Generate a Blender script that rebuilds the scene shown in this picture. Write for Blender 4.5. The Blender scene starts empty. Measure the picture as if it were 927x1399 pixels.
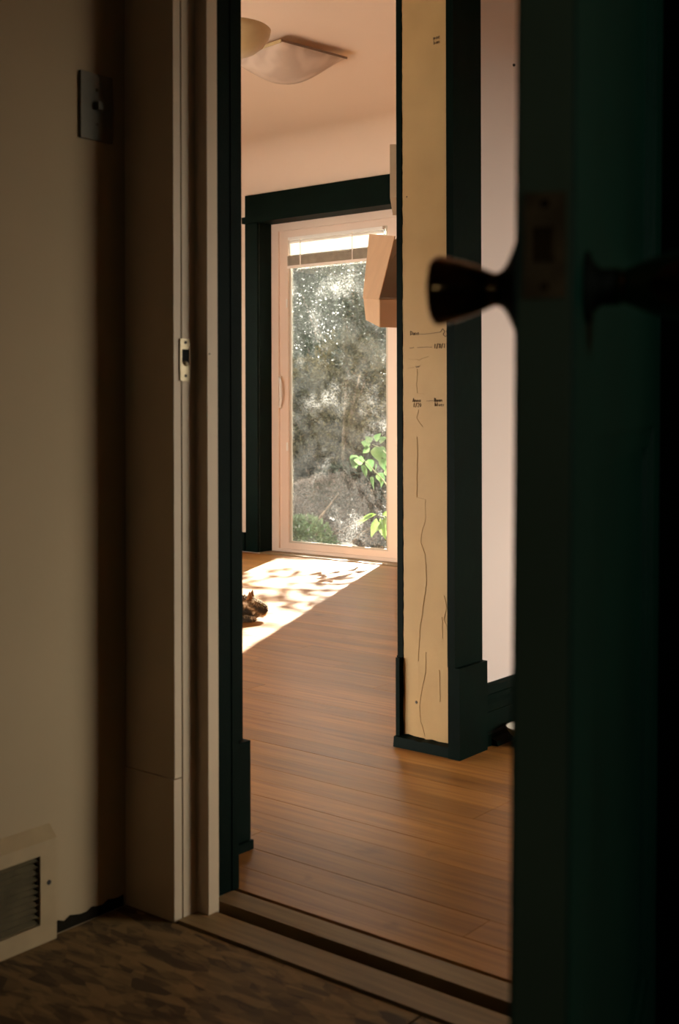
import bpy, bmesh, math, random
from mathutils import Vector, Matrix, noise
R = math.radians
C = bpy.context.scene.collection
sc = bpy.context.scene

# ------------------------------------------------------------------ camera
cam_d = bpy.data.cameras.new('camera')
cam_d.sensor_fit = 'VERTICAL'
cam_d.sensor_height = 36.0
cam_d.sensor_width = 36.0
cam_d.lens = 42.74
cam_d.shift_y = -0.0997
cam_d.clip_start = 0.02
cam_d.dof.use_dof = True
cam_d.dof.focus_distance = 4.2
cam_d.dof.aperture_fstop = 6.5
cam = bpy.data.objects.new('camera', cam_d)
C.objects.link(cam)
cam.location = (0, 0, 0.87)
cam.rotation_euler = (Matrix.Rotation(R(38.8), 3, 'Z') @ Matrix.Rotation(R(90), 3, 'X') @ Matrix.Rotation(-0.0026, 3, 'Z')).to_euler()
sc.camera = cam

# ------------------------------------------------------------------ exposure
sc.view_settings.view_transform = 'Standard'
sc.view_settings.look = 'None'
sc.view_settings.exposure = 2.58
sc.view_settings.gamma = 1.0
sc.view_settings.use_curve_mapping = False
try:
    sc.cycles.use_denoising = True
    sc.cycles.max_bounces = 14
    sc.cycles.diffuse_bounces = 8
    sc.cycles.transparent_max_bounces = 24
    sc.cycles.sample_clamp_indirect = 6.0
    sc.cycles.caustics_reflective = False
    sc.cycles.caustics_refractive = False
except Exception:
    pass

# ------------------------------------------------------------------ sky
w = bpy.data.worlds.new('sky'); sc.world = w; w.use_nodes = True
nt = w.node_tree; nt.nodes.clear()
wo = nt.nodes.new('ShaderNodeOutputWorld'); bg = nt.nodes.new('ShaderNodeBackground')
tc = nt.nodes.new('ShaderNodeTexCoord'); sx = nt.nodes.new('ShaderNodeSeparateXYZ')
cr = nt.nodes.new('ShaderNodeValToRGB')
cr.color_ramp.elements[0].position = 0.0; cr.color_ramp.elements[0].color = (1.0, 0.91, 0.80, 1)
cr.color_ramp.elements[1].position = 0.8; cr.color_ramp.elements[1].color = (0.90, 0.87, 0.82, 1)
nt.links.new(tc.outputs['Generated'], sx.inputs[0]); nt.links.new(sx.outputs['Z'], cr.inputs[0])
nt.links.new(cr.outputs[0], bg.inputs['Color']); bg.inputs['Strength'].default_value = 2.6
nt.links.new(bg.outputs[0], wo.inputs[0])

# ------------------------------------------------------------------ sun
sl = bpy.data.lights.new('sun', 'SUN'); sl.energy = 10.5; sl.angle = R(0.6); sl.color = (1.0, 0.94, 0.85)
so = bpy.data.objects.new('sun', sl); C.objects.link(so)
so.rotation_euler = Vector((0.475, -1.0, -0.66)).to_track_quat('-Z', 'Y').to_euler()
so.location = (-8, 14, 8)

# window portals: guide the sky light through openings, several added unseen for fill light
def portal(name, loc, sx_, sy_, direction):
    d = bpy.data.lights.new(name, 'AREA'); d.shape = 'RECTANGLE'; d.size = sx_; d.size_y = sy_
    d.cycles.is_portal = True
    o = bpy.data.objects.new(name, d); C.objects.link(o); o.location = loc
    o.rotation_euler = Vector(direction).to_track_quat('-Z', 'Z').to_euler()
portal('portal_hall', (1.0, 3.5, 0.94), 1.28, 1.78, (-1, 0, 0))
portal('portal_garden', (-4.52, 5.75, 1.0), 1.1, 2.0, (0, -1, 0))

portal('portal_side', (-6.34, 4.1, 1.15), 1.7, 1.4, (1, 0, 0))
portal('portal_south', (-4.0, 0.76, 0.52), 1.05, 2.6, (0, 1, 0))
portal('portal_dim', (1.74, 0.95, 1.5), 0.5, 0.4, (-1, 0, 0))
portal('portal_rear', (0.85, -2.14, 1.15), 0.2, 0.2, (0, 1, 0))

# ------------------------------------------------------------------ materials
def mat(name, color=(0.5, 0.5, 0.5), rough=0.6, metal=0.0, var=0.0, vscale=6.0, bump=0.0, bscale=60.0, coat=0.0, spec=0.5, color2=None, stretch=None):
    m = bpy.data.materials.new(name); m.use_nodes = True
    n = m.node_tree.nodes; l = m.node_tree.links
    b = n['Principled BSDF']
    b.inputs['Roughness'].default_value = rough
    b.inputs['Metallic'].default_value = metal
    b.inputs['Coat Weight'].default_value = coat
    b.inputs['Specular IOR Level'].default_value = spec
    t = n.new('ShaderNodeTexCoord'); mp = n.new('ShaderNodeMapping')
    l.new(t.outputs['Object'], mp.inputs[0])
    if stretch: mp.inputs['Scale'].default_value = stretch
    nz = n.new('ShaderNodeTexNoise'); nz.inputs['Scale'].default_value = vscale; nz.inputs['Detail'].default_value = 6
    l.new(mp.outputs[0], nz.inputs['Vector'])
    r = n.new('ShaderNodeValToRGB')
    c2 = color2 if color2 else tuple(c * (1 - var) for c in color)
    r.color_ramp.elements[0].position = 0.35; r.color_ramp.elements[0].color = (*c2, 1)
    r.color_ramp.elements[1].position = 0.65; r.color_ramp.elements[1].color = (*color, 1)
    l.new(nz.outputs['Fac'], r.inputs[0]); l.new(r.outputs[0], b.inputs['Base Color'])
    if bump:
        n2 = n.new('ShaderNodeTexNoise'); n2.inputs['Scale'].default_value = bscale; n2.inputs['Detail'].default_value = 4
        l.new(mp.outputs[0], n2.inputs['Vector'])
        bp = n.new('ShaderNodeBump'); bp.inputs['Strength'].default_value = bump; bp.inputs['Distance'].default_value = 0.004
        l.new(n2.outputs['Fac'], bp.inputs['Height']); l.new(bp.outputs[0], b.inputs['Normal'])
    return m

M = {}
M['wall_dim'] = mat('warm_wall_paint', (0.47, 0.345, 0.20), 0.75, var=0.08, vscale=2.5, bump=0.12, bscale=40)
M['wall_hall'] = mat('pale_pink_wall_paint', (0.74, 0.62, 0.575), 0.7, var=0.03, vscale=2, bump=0.06, bscale=50)
M['wall_room'] = mat('beige_wall_paint', (0.69, 0.55, 0.425), 0.75, var=0.03, vscale=1.5, bump=0.05, bscale=50)
M['wall_low_bounce'] = mat('brown_low_bounce_paint', (0.20, 0.13, 0.07), 0.6, var=0.2, vscale=4, stretch=(8, 1, 1))  # unseen wall darkened to cut the light it bounces onto the yellow jamb
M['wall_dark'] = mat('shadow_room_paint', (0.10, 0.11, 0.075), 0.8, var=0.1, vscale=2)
M['ceiling'] = mat('ceiling_paint', (0.69, 0.55, 0.425), 0.85, var=0.03, vscale=1.5, bump=0.08, bscale=80)
M['trim_cream'] = mat('cream_trim_paint', (0.67, 0.515, 0.345), 0.5, var=0.08, vscale=5, bump=0.08, bscale=30)
M['trim_dark'] = mat('black_green_trim_paint', (0.0010, 0.0064, 0.0040), 0.55, var=0.3, vscale=9, bump=0.12, bscale=45, spec=0.05)
M['door_paint'] = mat('deep_green_door_paint', (0.006, 0.075, 0.05), 0.45, var=0.25, vscale=4, bump=0.08, bscale=60, spec=0.4)
M['door_edge'] = mat('pale_door_edge', (0.11, 0.17, 0.105), 0.6, var=0.15, vscale=5, spec=0.2)  # edge strip coloured paler than the door faces
M['rose'] = mat('dark_knob_rose', (0.006, 0.010, 0.006), 0.6, spec=0.08)
M['bronze'] = mat('dark_brass', (0.14, 0.09, 0.035), 0.16, metal=1.0, var=0.3, vscale=30)
M['brass_dull'] = mat('worn_brass', (0.11, 0.08, 0.04), 0.45, metal=1.0, var=0.4, vscale=60)
M['strike'] = mat('painted_strike_metal', (0.55, 0.43, 0.26), 0.4, metal=0.3, var=0.15, vscale=90)
M['hole'] = mat('mortise_hole', (0.003, 0.004, 0.003), 0.9)
M['vinyl'] = mat('white_vinyl', (0.76, 0.60, 0.48), 0.4, var=0.03, vscale=4)
M['vinyl_bead'] = mat('grey_glazing_bead', (0.52, 0.44, 0.34), 0.5, var=0.05, vscale=4)
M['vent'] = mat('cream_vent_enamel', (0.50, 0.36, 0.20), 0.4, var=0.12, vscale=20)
M['vent_slat'] = mat('dark_vent_slat_enamel', (0.15, 0.115, 0.06), 0.5, var=0.3, vscale=40)  # slats coloured darker than the vent frame
M['switch'] = mat('dusky_switch_plate', (0.15, 0.13, 0.08), 0.5, var=0.15, vscale=20)
M['cardboard'] = mat('cardboard', (0.50, 0.30, 0.155), 0.85, var=0.10, vscale=8, bump=0.1, bscale=120)
M['cardboard_pale'] = mat('pale_cardboard', (0.42, 0.32, 0.20), 0.85, var=0.10, vscale=8)
M['shelf_wood'] = mat('shelf_pine', (0.42, 0.26, 0.12), 0.55, var=0.25, vscale=5, stretch=(1, 8, 1))
M['graphite'] = mat('pencil_graphite', (0.17, 0.11, 0.055), 0.8)
M['crack'] = mat('crack_shadow', (0.46, 0.30, 0.125), 0.9)
M['nail'] = mat('nail_iron', (0.02, 0.015, 0.012), 0.6)
M['dish'] = mat('off_white_ceramic', (0.62, 0.58, 0.50), 0.3, var=0.03)
M['lamp_bowl'] = mat('amber_cream_lamp_glass', (0.50, 0.37, 0.18), 0.35, var=0.15, vscale=10)
M['lamp_metal'] = mat('lamp_brass', (0.45, 0.33, 0.16), 0.4, metal=0.6)
M['lamp_edge'] = mat('dark_lamp_edge', (0.16, 0.10, 0.06), 0.5)
M['gap'] = mat('subfloor_dark', (0.018, 0.014, 0.008), 0.9, spec=0.08, var=0.4, vscale=20)
M['threshold'] = mat('worn_threshold_wood', (0.30, 0.19, 0.08), 0.6, var=0.35, vscale=5, stretch=(1, 14, 1))
M['bark'] = mat('garden_bark', (0.12, 0.085, 0.055), 0.9, var=0.4, vscale=20)
M['soil'] = mat('garden_soil', (0.08, 0.066, 0.05), 0.95, color2=(0.03, 0.026, 0.018), vscale=3.5, bump=0.8, bscale=18)
M['rock'] = mat('garden_rock', (0.16, 0.14, 0.12), 0.9, color2=(0.05, 0.045, 0.038), vscale=7, bump=0.6, bscale=25)
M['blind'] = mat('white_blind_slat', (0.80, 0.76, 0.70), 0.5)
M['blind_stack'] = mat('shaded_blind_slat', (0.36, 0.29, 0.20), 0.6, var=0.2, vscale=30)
M['cord'] = mat('blind_cord', (0.80, 0.70, 0.60), 0.7)
M['eye'] = mat('cat_eye', (0.20, 0.16, 0.03), 0.1)
M['nose'] = mat('cat_nose', (0.06, 0.03, 0.025), 0.4)

def yellow_paint():
    m = mat('old_yellow_paint', (0.57, 0.375, 0.155), 0.6, var=0.10, vscale=7, bump=0.25, bscale=22)
    n = m.node_tree.nodes; l = m.node_tree.links; b = n['Principled BSDF']
    t = n.new('ShaderNodeTexCoord'); nz = n.new('ShaderNodeTexNoise'); nz.inputs['Scale'].default_value = 3.0
    nz.inputs['Detail'].default_value = 8
    l.new(t.outputs['Object'], nz.inputs['Vector'])
    rr = n.new('ShaderNodeValToRGB'); rr.color_ramp.elements[0].position = 0.3; rr.color_ramp.elements[1].position = 0.75
    rr.color_ramp.elements[0].color = (0.86, 0.80, 0.70, 1); rr.color_ramp.elements[1].color = (1, 1, 1, 1)
    l.new(nz.outputs['Fac'], rr.inputs[0])
    mx = n.new('ShaderNodeMix'); mx.data_type = 'RGBA'; mx.blend_type = 'MULTIPLY'; mx.inputs[0].default_value = 1
    src = b.inputs['Base Color'].links[0].from_socket
    l.new(src, mx.inputs[6]); l.new(rr.outputs[0], mx.inputs[7]); l.new(mx.outputs[2], b.inputs['Base Color'])
    return m
M['yellow'] = yellow_paint()

def wood_floor():
    m = bpy.data.materials.new('fir_floor'); m.use_nodes = True
    n = m.node_tree.nodes; l = m.node_tree.links; b = n['Principled BSDF']
    t = n.new('ShaderNodeTexCoord'); oi = n.new('ShaderNodeObjectInfo')
    ad = n.new('ShaderNodeVectorMath'); ad.operation = 'ADD'
    sc_ = n.new('ShaderNodeVectorMath'); sc_.operation = 'SCALE'; sc_.inputs[0].default_value = (17, 9, 5)
    l.new(oi.outputs['Random'], sc_.inputs['Scale'])
    l.new(t.outputs['Object'], ad.inputs[0]); l.new(sc_.outputs[0], ad.inputs[1])
    mp = n.new('ShaderNodeMapping'); mp.inputs['Scale'].default_value = (1.4, 26, 8)
    l.new(ad.outputs[0], mp.inputs[0])
    nz = n.new('ShaderNodeTexNoise'); nz.inputs['Scale'].default_value = 2.2; nz.inputs['Detail'].default_value = 8; nz.inputs['Distortion'].default_value = 0.6
    l.new(mp.outputs[0], nz.inputs['Vector'])
    r = n.new('ShaderNodeValToRGB')
    r.color_ramp.elements[0].position = 0.28; r.color_ramp.elements[0].color = (0.205, 0.078, 0.017, 1)
    r.color_ramp.elements[1].position = 0.72; r.color_ramp.elements[1].color = (0.41, 0.188, 0.048, 1)
    l.new(nz.outputs['Fac'], r.inputs[0])
    hv = n.new('ShaderNodeHueSaturation')
    mr = n.new('ShaderNodeMapRange'); mr.inputs['To Min'].default_value = 0.80; mr.inputs['To Max'].default_value = 1.14
    l.new(oi.outputs['Random'], mr.inputs['Value']); l.new(mr.outputs[0], hv.inputs['Value']); l.new(r.outputs[0], hv.inputs['Color'])
    # scattered knots / scuffs
    n3 = n.new('ShaderNodeTexNoise'); n3.inputs['Scale'].default_value = 9; n3.inputs['Detail'].default_value = 3
    l.new(ad.outputs[0], n3.inputs['Vector'])
    r3 = n.new('ShaderNodeValToRGB'); r3.color_ramp.elements[0].position = 0.20; r3.color_ramp.elements[1].position = 0.34
    r3.color_ramp.elements[0].color = (0.35, 0.28, 0.22, 1); r3.color_ramp.elements[1].color = (1, 1, 1, 1)
    l.new(n3.outputs['Fac'], r3.inputs[0])
    mx = n.new('ShaderNodeMix'); mx.data_type = 'RGBA'; mx.blend_type = 'MULTIPLY'; mx.inputs[0].default_value = 0.8
    l.new(hv.outputs[0], mx.inputs[6]); l.new(r3.outputs[0], mx.inputs[7]); l.new(mx.outputs[2], b.inputs['Base Color'])
    rg = n.new('ShaderNodeMapRange'); rg.inputs['To Min'].default_value = 0.33; rg.inputs['To Max'].default_value = 0.45; b.inputs['Specular IOR Level'].default_value = 0.26
    l.new(nz.outputs['Fac'], rg.inputs['Value']); l.new(rg.outputs[0], b.inputs['Roughness'])
    bp = n.new('ShaderNodeBump'); bp.inputs['Strength'].default_value = 0.06; bp.inputs['Distance'].default_value = 0.001
    l.new(nz.outputs['Fac'], bp.inputs['Height']); l.new(bp.outputs[0], b.inputs['Normal'])
    return m
M['plank'] = wood_floor()

def osb():
    m = bpy.data.materials.new('strand_board'); m.use_nodes = True
    n = m.node_tree.nodes; l = m.node_tree.links; b = n['Principled BSDF']
    t = n.new('ShaderNodeTexCoord')
    last = None
    for k, (ang, s) in enumerate(((20, 16), (75, 14), (130, 18))):
        mp = n.new('ShaderNodeMapping'); mp.inputs['Rotation'].default_value = (0, 0, R(ang)); mp.inputs['Scale'].default_value = (s, s * 3.2, 1)
        l.new(t.outputs['Object'], mp.inputs[0])
        v = n.new('ShaderNodeTexVoronoi'); v.inputs['Scale'].default_value = 1.0 + 0.2 * k
        l.new(mp.outputs[0], v.inputs['Vector'])
        bw = n.new('ShaderNodeSeparateColor'); l.new(v.outputs['Color'], bw.inputs[0])
        if last is None: last = bw.outputs[0]
        else:
            mm = n.new('ShaderNodeMath'); mm.operation = 'MULTIPLY_ADD'; mm.inputs[1].default_value = 0.55
            l.new(bw.outputs[1], mm.inputs[0]); l.new(last, mm.inputs[2]); last = mm.outputs[0]
    r = n.new('ShaderNodeValToRGB'); r.color_ramp.elements[0].position = 0.25; r.color_ramp.elements[1].position = 1.5 / 2
    r.color_ramp.elements[0].color = (0.07, 0.04, 0.014, 1); r.color_ramp.elements[1].color = (0.27, 0.165, 0.062, 1)
    mr = n.new('ShaderNodeMath'); mr.operation = 'MULTIPLY'; mr.inputs[1].default_value = 0.5
    l.new(last, mr.inputs[0]); l.new(mr.outputs[0], r.inputs[0]); l.new(r.outputs[0], b.inputs['Base Color'])
    b.inputs['Roughness'].default_value = 0.75
    bp = n.new('ShaderNodeBump'); bp.inputs['Strength'].default_value = 0.3; bp.inputs['Distance'].default_value = 0.003
    l.new(last, bp.inputs['Height']); l.new(bp.outputs[0], b.inputs['Normal'])
    return m
M['osb'] = osb()

def leaf_mat(name, a, b_, scale=3.0, trans=0.35):
    m = bpy.data.materials.new(name); m.use_nodes = True
    n = m.node_tree.nodes; l = m.node_tree.links; b = n['Principled BSDF']; out = n['Material Output']
    t = n.new('ShaderNodeTexCoord'); nz = n.new('ShaderNodeTexNoise'); nz.inputs['Scale'].default_value = scale; nz.inputs['Detail'].default_value = 5
    l.new(t.outputs['Object'], nz.inputs['Vector'])
    r = n.new('ShaderNodeValToRGB'); r.color_ramp.elements[0].position = 0.36; r.color_ramp.elements[1].position = 0.64
    r.color_ramp.elements[0].color = (*a, 1); r.color_ramp.elements[1].color = (*b_, 1)
    l.new(nz.outputs['Fac'], r.inputs[0]); l.new(r.outputs[0], b.inputs['Base Color']); b.inputs['Roughness'].default_value = 0.7; b.inputs['Specular IOR Level'].default_value = 0.25
    tr = n.new('ShaderNodeBsdfTranslucent'); l.new(r.outputs[0], tr.inputs['Color'])
    mx = n.new('ShaderNodeMixShader'); mx.inputs[0].default_value = trans
    l.new(b.outputs[0], mx.inputs[1]); l.new(tr.outputs[0], mx.inputs[2]); l.new(mx.outputs[0], out.inputs[0])
    return m
M['leaf_grey'] = leaf_mat('grey_green_foliage', (0.004, 0.0078, 0.0046), (0.024, 0.034, 0.019), 2.0, 0.2)
M['leaf_olive'] = leaf_mat('olive_foliage', (0.011, 0.014, 0.006), (0.058, 0.048, 0.019), 2.2, 0.35)
M['leaf_dark'] = leaf_mat('dark_foliage', (0.004, 0.008, 0.004), (0.016, 0.025, 0.013), 2.4, 0.25)
M['leaf_dry'] = leaf_mat('dry_bleached_foliage', (0.012, 0.010, 0.008), (0.085, 0.070, 0.060), 3.2, 0.3)
M['leaf_low'] = leaf_mat('low_green_foliage', (0.015, 0.03, 0.012), (0.08, 0.12, 0.055), 3.0, 0.35)
M['leaf_bright'] = leaf_mat('bright_leaf', (0.07, 0.15, 0.05), (0.20, 0.29, 0.12), 9.0, 0.5)
M['leaf_lime'] = leaf_mat('lime_leaf', (0.11, 0.18, 0.035), (0.24, 0.32, 0.10), 9.0, 0.5)
M['stem'] = leaf_mat('pale_stem', (0.2, 0.22, 0.13), (0.30, 0.31, 0.21), 9.0, 0.2)

def glass(name, dirt):
    m = bpy.data.materials.new(name); m.use_nodes = True
    n = m.node_tree.nodes; l = m.node_tree.links; n.remove(n['Principled BSDF']); out = n['Material Output']
    tp = n.new('ShaderNodeBsdfTransparent'); tp.inputs[0].default_value = (0.93, 0.95, 0.93, 1)
    gl = n.new('ShaderNodeBsdfGlossy'); gl.inputs['Roughness'].default_value = 0.02
    fr = n.new('ShaderNodeFresnel'); fr.inputs['IOR'].default_value = 1.4
    m1 = n.new('ShaderNodeMixShader'); l.new(fr.outputs[0], m1.inputs[0]); l.new(tp.outputs[0], m1.inputs[1]); l.new(gl.outputs[0], m1.inputs[2])
    if dirt:
        t = n.new('ShaderNodeTexCoord')
        big = n.new('ShaderNodeTexNoise'); big.inputs['Scale'].default_value = 3.6; big.inputs['Detail'].default_value = 4
        fine = n.new('ShaderNodeTexNoise'); fine.inputs['Scale'].default_value = 130; fine.inputs['Detail'].default_value = 2
        l.new(t.outputs['Object'], big.inputs['Vector']); l.new(t.outputs['Object'], fine.inputs['Vector'])
        rb = n.new('ShaderNodeValToRGB'); rb.color_ramp.elements[0].position = 0.50; rb.color_ramp.elements[1].position = 0.74
        rb.color_ramp.elements[0].color = (0.05, 0.05, 0.05, 1); rb.color_ramp.elements[1].color = (1, 1, 1, 1)
        rf = n.new('ShaderNodeValToRGB'); rf.color_ramp.elements[0].position = 0.42; rf.color_ramp.elements[1].position = 0.70
        l.new(big.outputs['Fac'], rb.inputs[0]); l.new(fine.outputs['Fac'], rf.inputs[0])
        mu = n.new('ShaderNodeMath'); mu.operation = 'MULTIPLY'; l.new(rb.outputs[0], mu.inputs[0]); l.new(rf.outputs[0], mu.inputs[1])
        ma = n.new('ShaderNodeMath'); ma.operation = 'MULTIPLY_ADD'; ma.inputs[1].default_value = dirt; ma.inputs[2].default_value = 0.008
        l.new(mu.outputs[0], ma.inputs[0])
        tr = n.new('ShaderNodeBsdfTranslucent'); tr.inputs[0].default_value = (0.80, 0.78, 0.72, 1)
        df = n.new('ShaderNodeBsdfDiffuse'); df.inputs[0].default_value = (0.70, 0.66, 0.60, 1)
        md = n.new('ShaderNodeMixShader'); md.inputs[0].default_value = 0.5; l.new(tr.outputs[0], md.inputs[1]); l.new(df.outputs[0], md.inputs[2])
        m2 = n.new('ShaderNodeMixShader'); l.new(ma.outputs[0], m2.inputs[0]); l.new(m1.outputs[0], m2.inputs[1]); l.new(md.outputs[0], m2.inputs[2])
        l.new(m2.outputs[0], out.inputs[0])
    else:
        l.new(m1.outputs[0], out.inputs[0])
    return m
M['glass_dirty'] = glass('fogged_door_glass', 0.24)
M['glass'] = glass('window_glass', 0)

def frosted():
    m = bpy.data.materials.new('frosted_lamp_glass'); m.use_nodes = True
    n = m.node_tree.nodes; l = m.node_tree.links; b = n['Principled BSDF']; out = n['Material Output']
    t = n.new('ShaderNodeTexCoord'); wv = n.new('ShaderNodeTexWave'); wv.inputs['Scale'].default_value = 5; wv.inputs['Distortion'].default_value = 9; wv.inputs['Detail'].default_value = 2
    wv.wave_type = 'RINGS'
    l.new(t.outputs['Object'], wv.inputs['Vector'])
    r = n.new('ShaderNodeValToRGB'); r.color_ramp.elements[0].color = (0.68, 0.56, 0.45, 1); r.color_ramp.elements[1].color = (0.80, 0.68, 0.56, 1)
    r.color_ramp.elements[0].position = 0.2; r.color_ramp.elements[1].position = 0.95
    l.new(wv.outputs['Fac'], r.inputs[0]); l.new(r.outputs[0], b.inputs['Base Color']); b.inputs['Roughness'].default_value = 0.25
    tr = n.new('ShaderNodeBsdfTranslucent'); l.new(r.outputs[0], tr.inputs[0])
    mx = n.new('ShaderNodeMixShader'); mx.inputs[0].default_value = 0.45
    l.new(b.outputs[0], mx.inputs[1]); l.new(tr.outputs[0], mx.inputs[2]); l.new(mx.outputs[0], out.inputs[0])
    return m
M['frosted'] = frosted()

def cat_mat(name):
    m = bpy.data.materials.new(name); m.use_nodes = True
    n = m.node_tree.nodes; l = m.node_tree.links; b = n['Principled BSDF']; out = n['Material Output']
    t = n.new('ShaderNodeTexCoord'); nz = n.new('ShaderNodeTexNoise'); nz.inputs['Scale'].default_value = 26; nz.inputs['Detail'].default_value = 3; nz.inputs['Distortion'].default_value = 0.8
    l.new(t.outputs['Object'], nz.inputs['Vector'])
    r = n.new('ShaderNodeValToRGB'); e = r.color_ramp.elements
    e[0].position = 0.38; e[0].color = (0.035, 0.022, 0.012, 1)
    e[1].position = 0.55; e[1].color = (0.26, 0.14, 0.055, 1)
    x = e.new(0.48); x.color = (0.085, 0.052, 0.022, 1)
    x = e.new(0.62); x.color = (0.70, 0.54, 0.36, 1)
    l.new(nz.outputs['Fac'], r.inputs[0]); l.new(r.outputs[0], b.inputs['Base Color']); b.inputs['Roughness'].default_value = 0.8
    tr = n.new('ShaderNodeBsdfTranslucent'); l.new(r.outputs[0], tr.inputs[0])
    mx = n.new('ShaderNodeMixShader'); mx.inputs[0].default_value = 0.3
    l.new(b.outputs[0], mx.inputs[1]); l.new(tr.outputs[0], mx.inputs[2]); l.new(mx.outputs[0], out.inputs[0])
    return m
M['cat'] = cat_mat('tortoiseshell_fur')
M['cat_ear'] = leaf_mat('orange_ear_fur', (0.30, 0.13, 0.05), (0.42, 0.20, 0.08), 20, 0.5)
M['cat_sunlit_rim'] = leaf_mat('sunlit_rim_fur', (0.45, 0.32, 0.20), (0.70, 0.58, 0.44), 20, 0.6)  # sunlight along the cat's head put into the colour of its upper fur

# ------------------------------------------------------------------ helpers
def bm_box(bm, x0, x1, y0, y1, z0, z1, mtx=None):
    vs = [bm.verts.new(v) for v in ((x0, y0, z0), (x1, y0, z0), (x1, y1, z0), (x0, y1, z0), (x0, y0, z1), (x1, y0, z1), (x1, y1, z1), (x0, y1, z1))]
    if mtx is not None:
        for v in vs: v.co = mtx @ v.co
    for f in ((0, 3, 2, 1), (4, 5, 6, 7), (0, 1, 5, 4), (1, 2, 6, 5), (2, 3, 7, 6), (3, 0, 4, 7)):
        bm.faces.new([vs[i] for i in f])
    return vs

def link(name, me, m=None, parent=None, loc=None):
    o = bpy.data.objects.new(name, me); C.objects.link(o)
    if m is not None and not me.materials: me.materials.append(m)
    if parent is not None: o.parent = parent
    if loc is not None: o.location = loc
    return o

def from_bm(name, bm, m, parent=None, smooth=False, bevel=0.0, loc=None):
    if bevel:
        bmesh.ops.bevel(bm, geom=[e for e in bm.edges if len(e.link_faces) == 2 and e.calc_face_angle(0) > 0.5], offset=bevel, segments=2, affect='EDGES', clamp_overlap=True)
    bmesh.ops.recalc_face_normals(bm, faces=bm.faces)
    me = bpy.data.meshes.new(name); bm.to_mesh(me); bm.free()
    if smooth:
        for p in me.polygons: p.use_smooth = True
    return link(name, me, m, parent, loc)

def boxes(name, lst, m, parent=None, bevel=0.0, origin=(0, 0, 0)):
    """boxes given in world coordinates; origin becomes the object's (or its parent's) own place"""
    bm = bmesh.new()
    ox, oy, oz = origin
    for b in lst:
        bm_box(bm, b[0] - ox, b[1] - ox, b[2] - oy, b[3] - oy, b[4] - oz, b[5] - oz)
    o = from_bm(name, bm, m, parent, bevel=bevel)
    if parent is None: o.location = origin
    return o

def tag(o, label=None, cat=None, group=None, kind=None):
    if label: o['label'] = label
    if cat: o['category'] = cat
    if group: o['group'] = group
    if kind: o['kind'] = kind
    return o

def struct(o, label): return tag(o, label, kind='structure')

def thing(name, label, cat, loc=(0, 0, 0), rot=(0, 0, 0), group=None):
    o = bpy.data.objects.new(name, None); C.objects.link(o)
    o.empty_display_size = 0.1
    o.location = loc; o.rotation_euler = rot
    return tag(o, label, cat, group)

def lathe(bm, prof, seg=32, mtx=None, flute=0.0):
    """prof: list of (axial, radius) about the local Z axis"""
    rings = []
    for a, r in prof:
        ring = []
        for k in range(seg):
            t = 2 * math.pi * k / seg
            rr = r * (1 + flute * math.cos(t * 8)) if r > 0.01 else r
            v = Vector((rr * math.cos(t), rr * math.sin(t), a))
            ring.append(bm.verts.new(mtx @ v if mtx is not None else v))
        rings.append(ring)
    for i in range(len(rings) - 1):
        for k in range(seg):
            bm.faces.new((rings[i][k], rings[i][(k + 1) % seg], rings[i + 1][(k + 1) % seg], rings[i + 1][k]))
    bm.faces.new(rings[0][::-1]); bm.faces.new(rings[-1])

def tube(bm, pts, rad, seg=8):
    pts = [Vector(p) for p in pts]
    rads = rad if isinstance(rad, (list, tuple)) else [rad] * len(pts)
    rings = []
    up = Vector((0.31, 0.17, 0.93)).normalized()
    for i, p in enumerate(pts):
        d = (pts[min(i + 1, len(pts) - 1)] - pts[max(i - 1, 0)]).normalized()
        a = d.cross(up)
        if a.length < 1e-3: a = d.cross(Vector((1, 0, 0)))
        a.normalize(); b = d.cross(a)
        rings.append([bm.verts.new(p + (a * math.cos(2 * math.pi * k / seg) + b * math.sin(2 * math.pi * k / seg)) * rads[i]) for k in range(seg)])
    for i in range(len(rings) - 1):
        for k in range(seg):
            bm.faces.new((rings[i][k], rings[i][(k + 1) % seg], rings[i + 1][(k + 1) % seg], rings[i + 1][k]))
    bm.faces.new(rings[0][::-1]); bm.faces.new(rings[-1])

def prism_y(bm, prof, y0, y1):
    """extrude an (x,z) outline along Y"""
    a = [bm.verts.new((x, y0, z)) for x, z in prof]; b = [bm.verts.new((x, y1, z)) for x, z in prof]
    k = len(prof)
    for i in range(k): bm.faces.new((a[i], a[(i + 1) % k], b[(i + 1) % k], b[i]))
    bm.faces.new(a[::-1]); bm.faces.new(b)

def panel(bm, quad, th):
    """flat sheet with thickness from its corner points"""
    q = [Vector(p) for p in quad]
    n = (q[1] - q[0]).cross(q[2] - q[0]).normalized() * th
    a = [bm.verts.new(p) for p in q]; b = [bm.verts.new(p + n) for p in q]
    k = len(q)
    for i in range(k): bm.faces.new((a[i], a[(i + 1) % k], b[(i + 1) % k], b[i]))
    bm.faces.new(a[::-1]); bm.faces.new(b)

# ------------------------------------------------------------------ rooms
H = 2.46
G = -0.30                      # garden level
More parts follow.
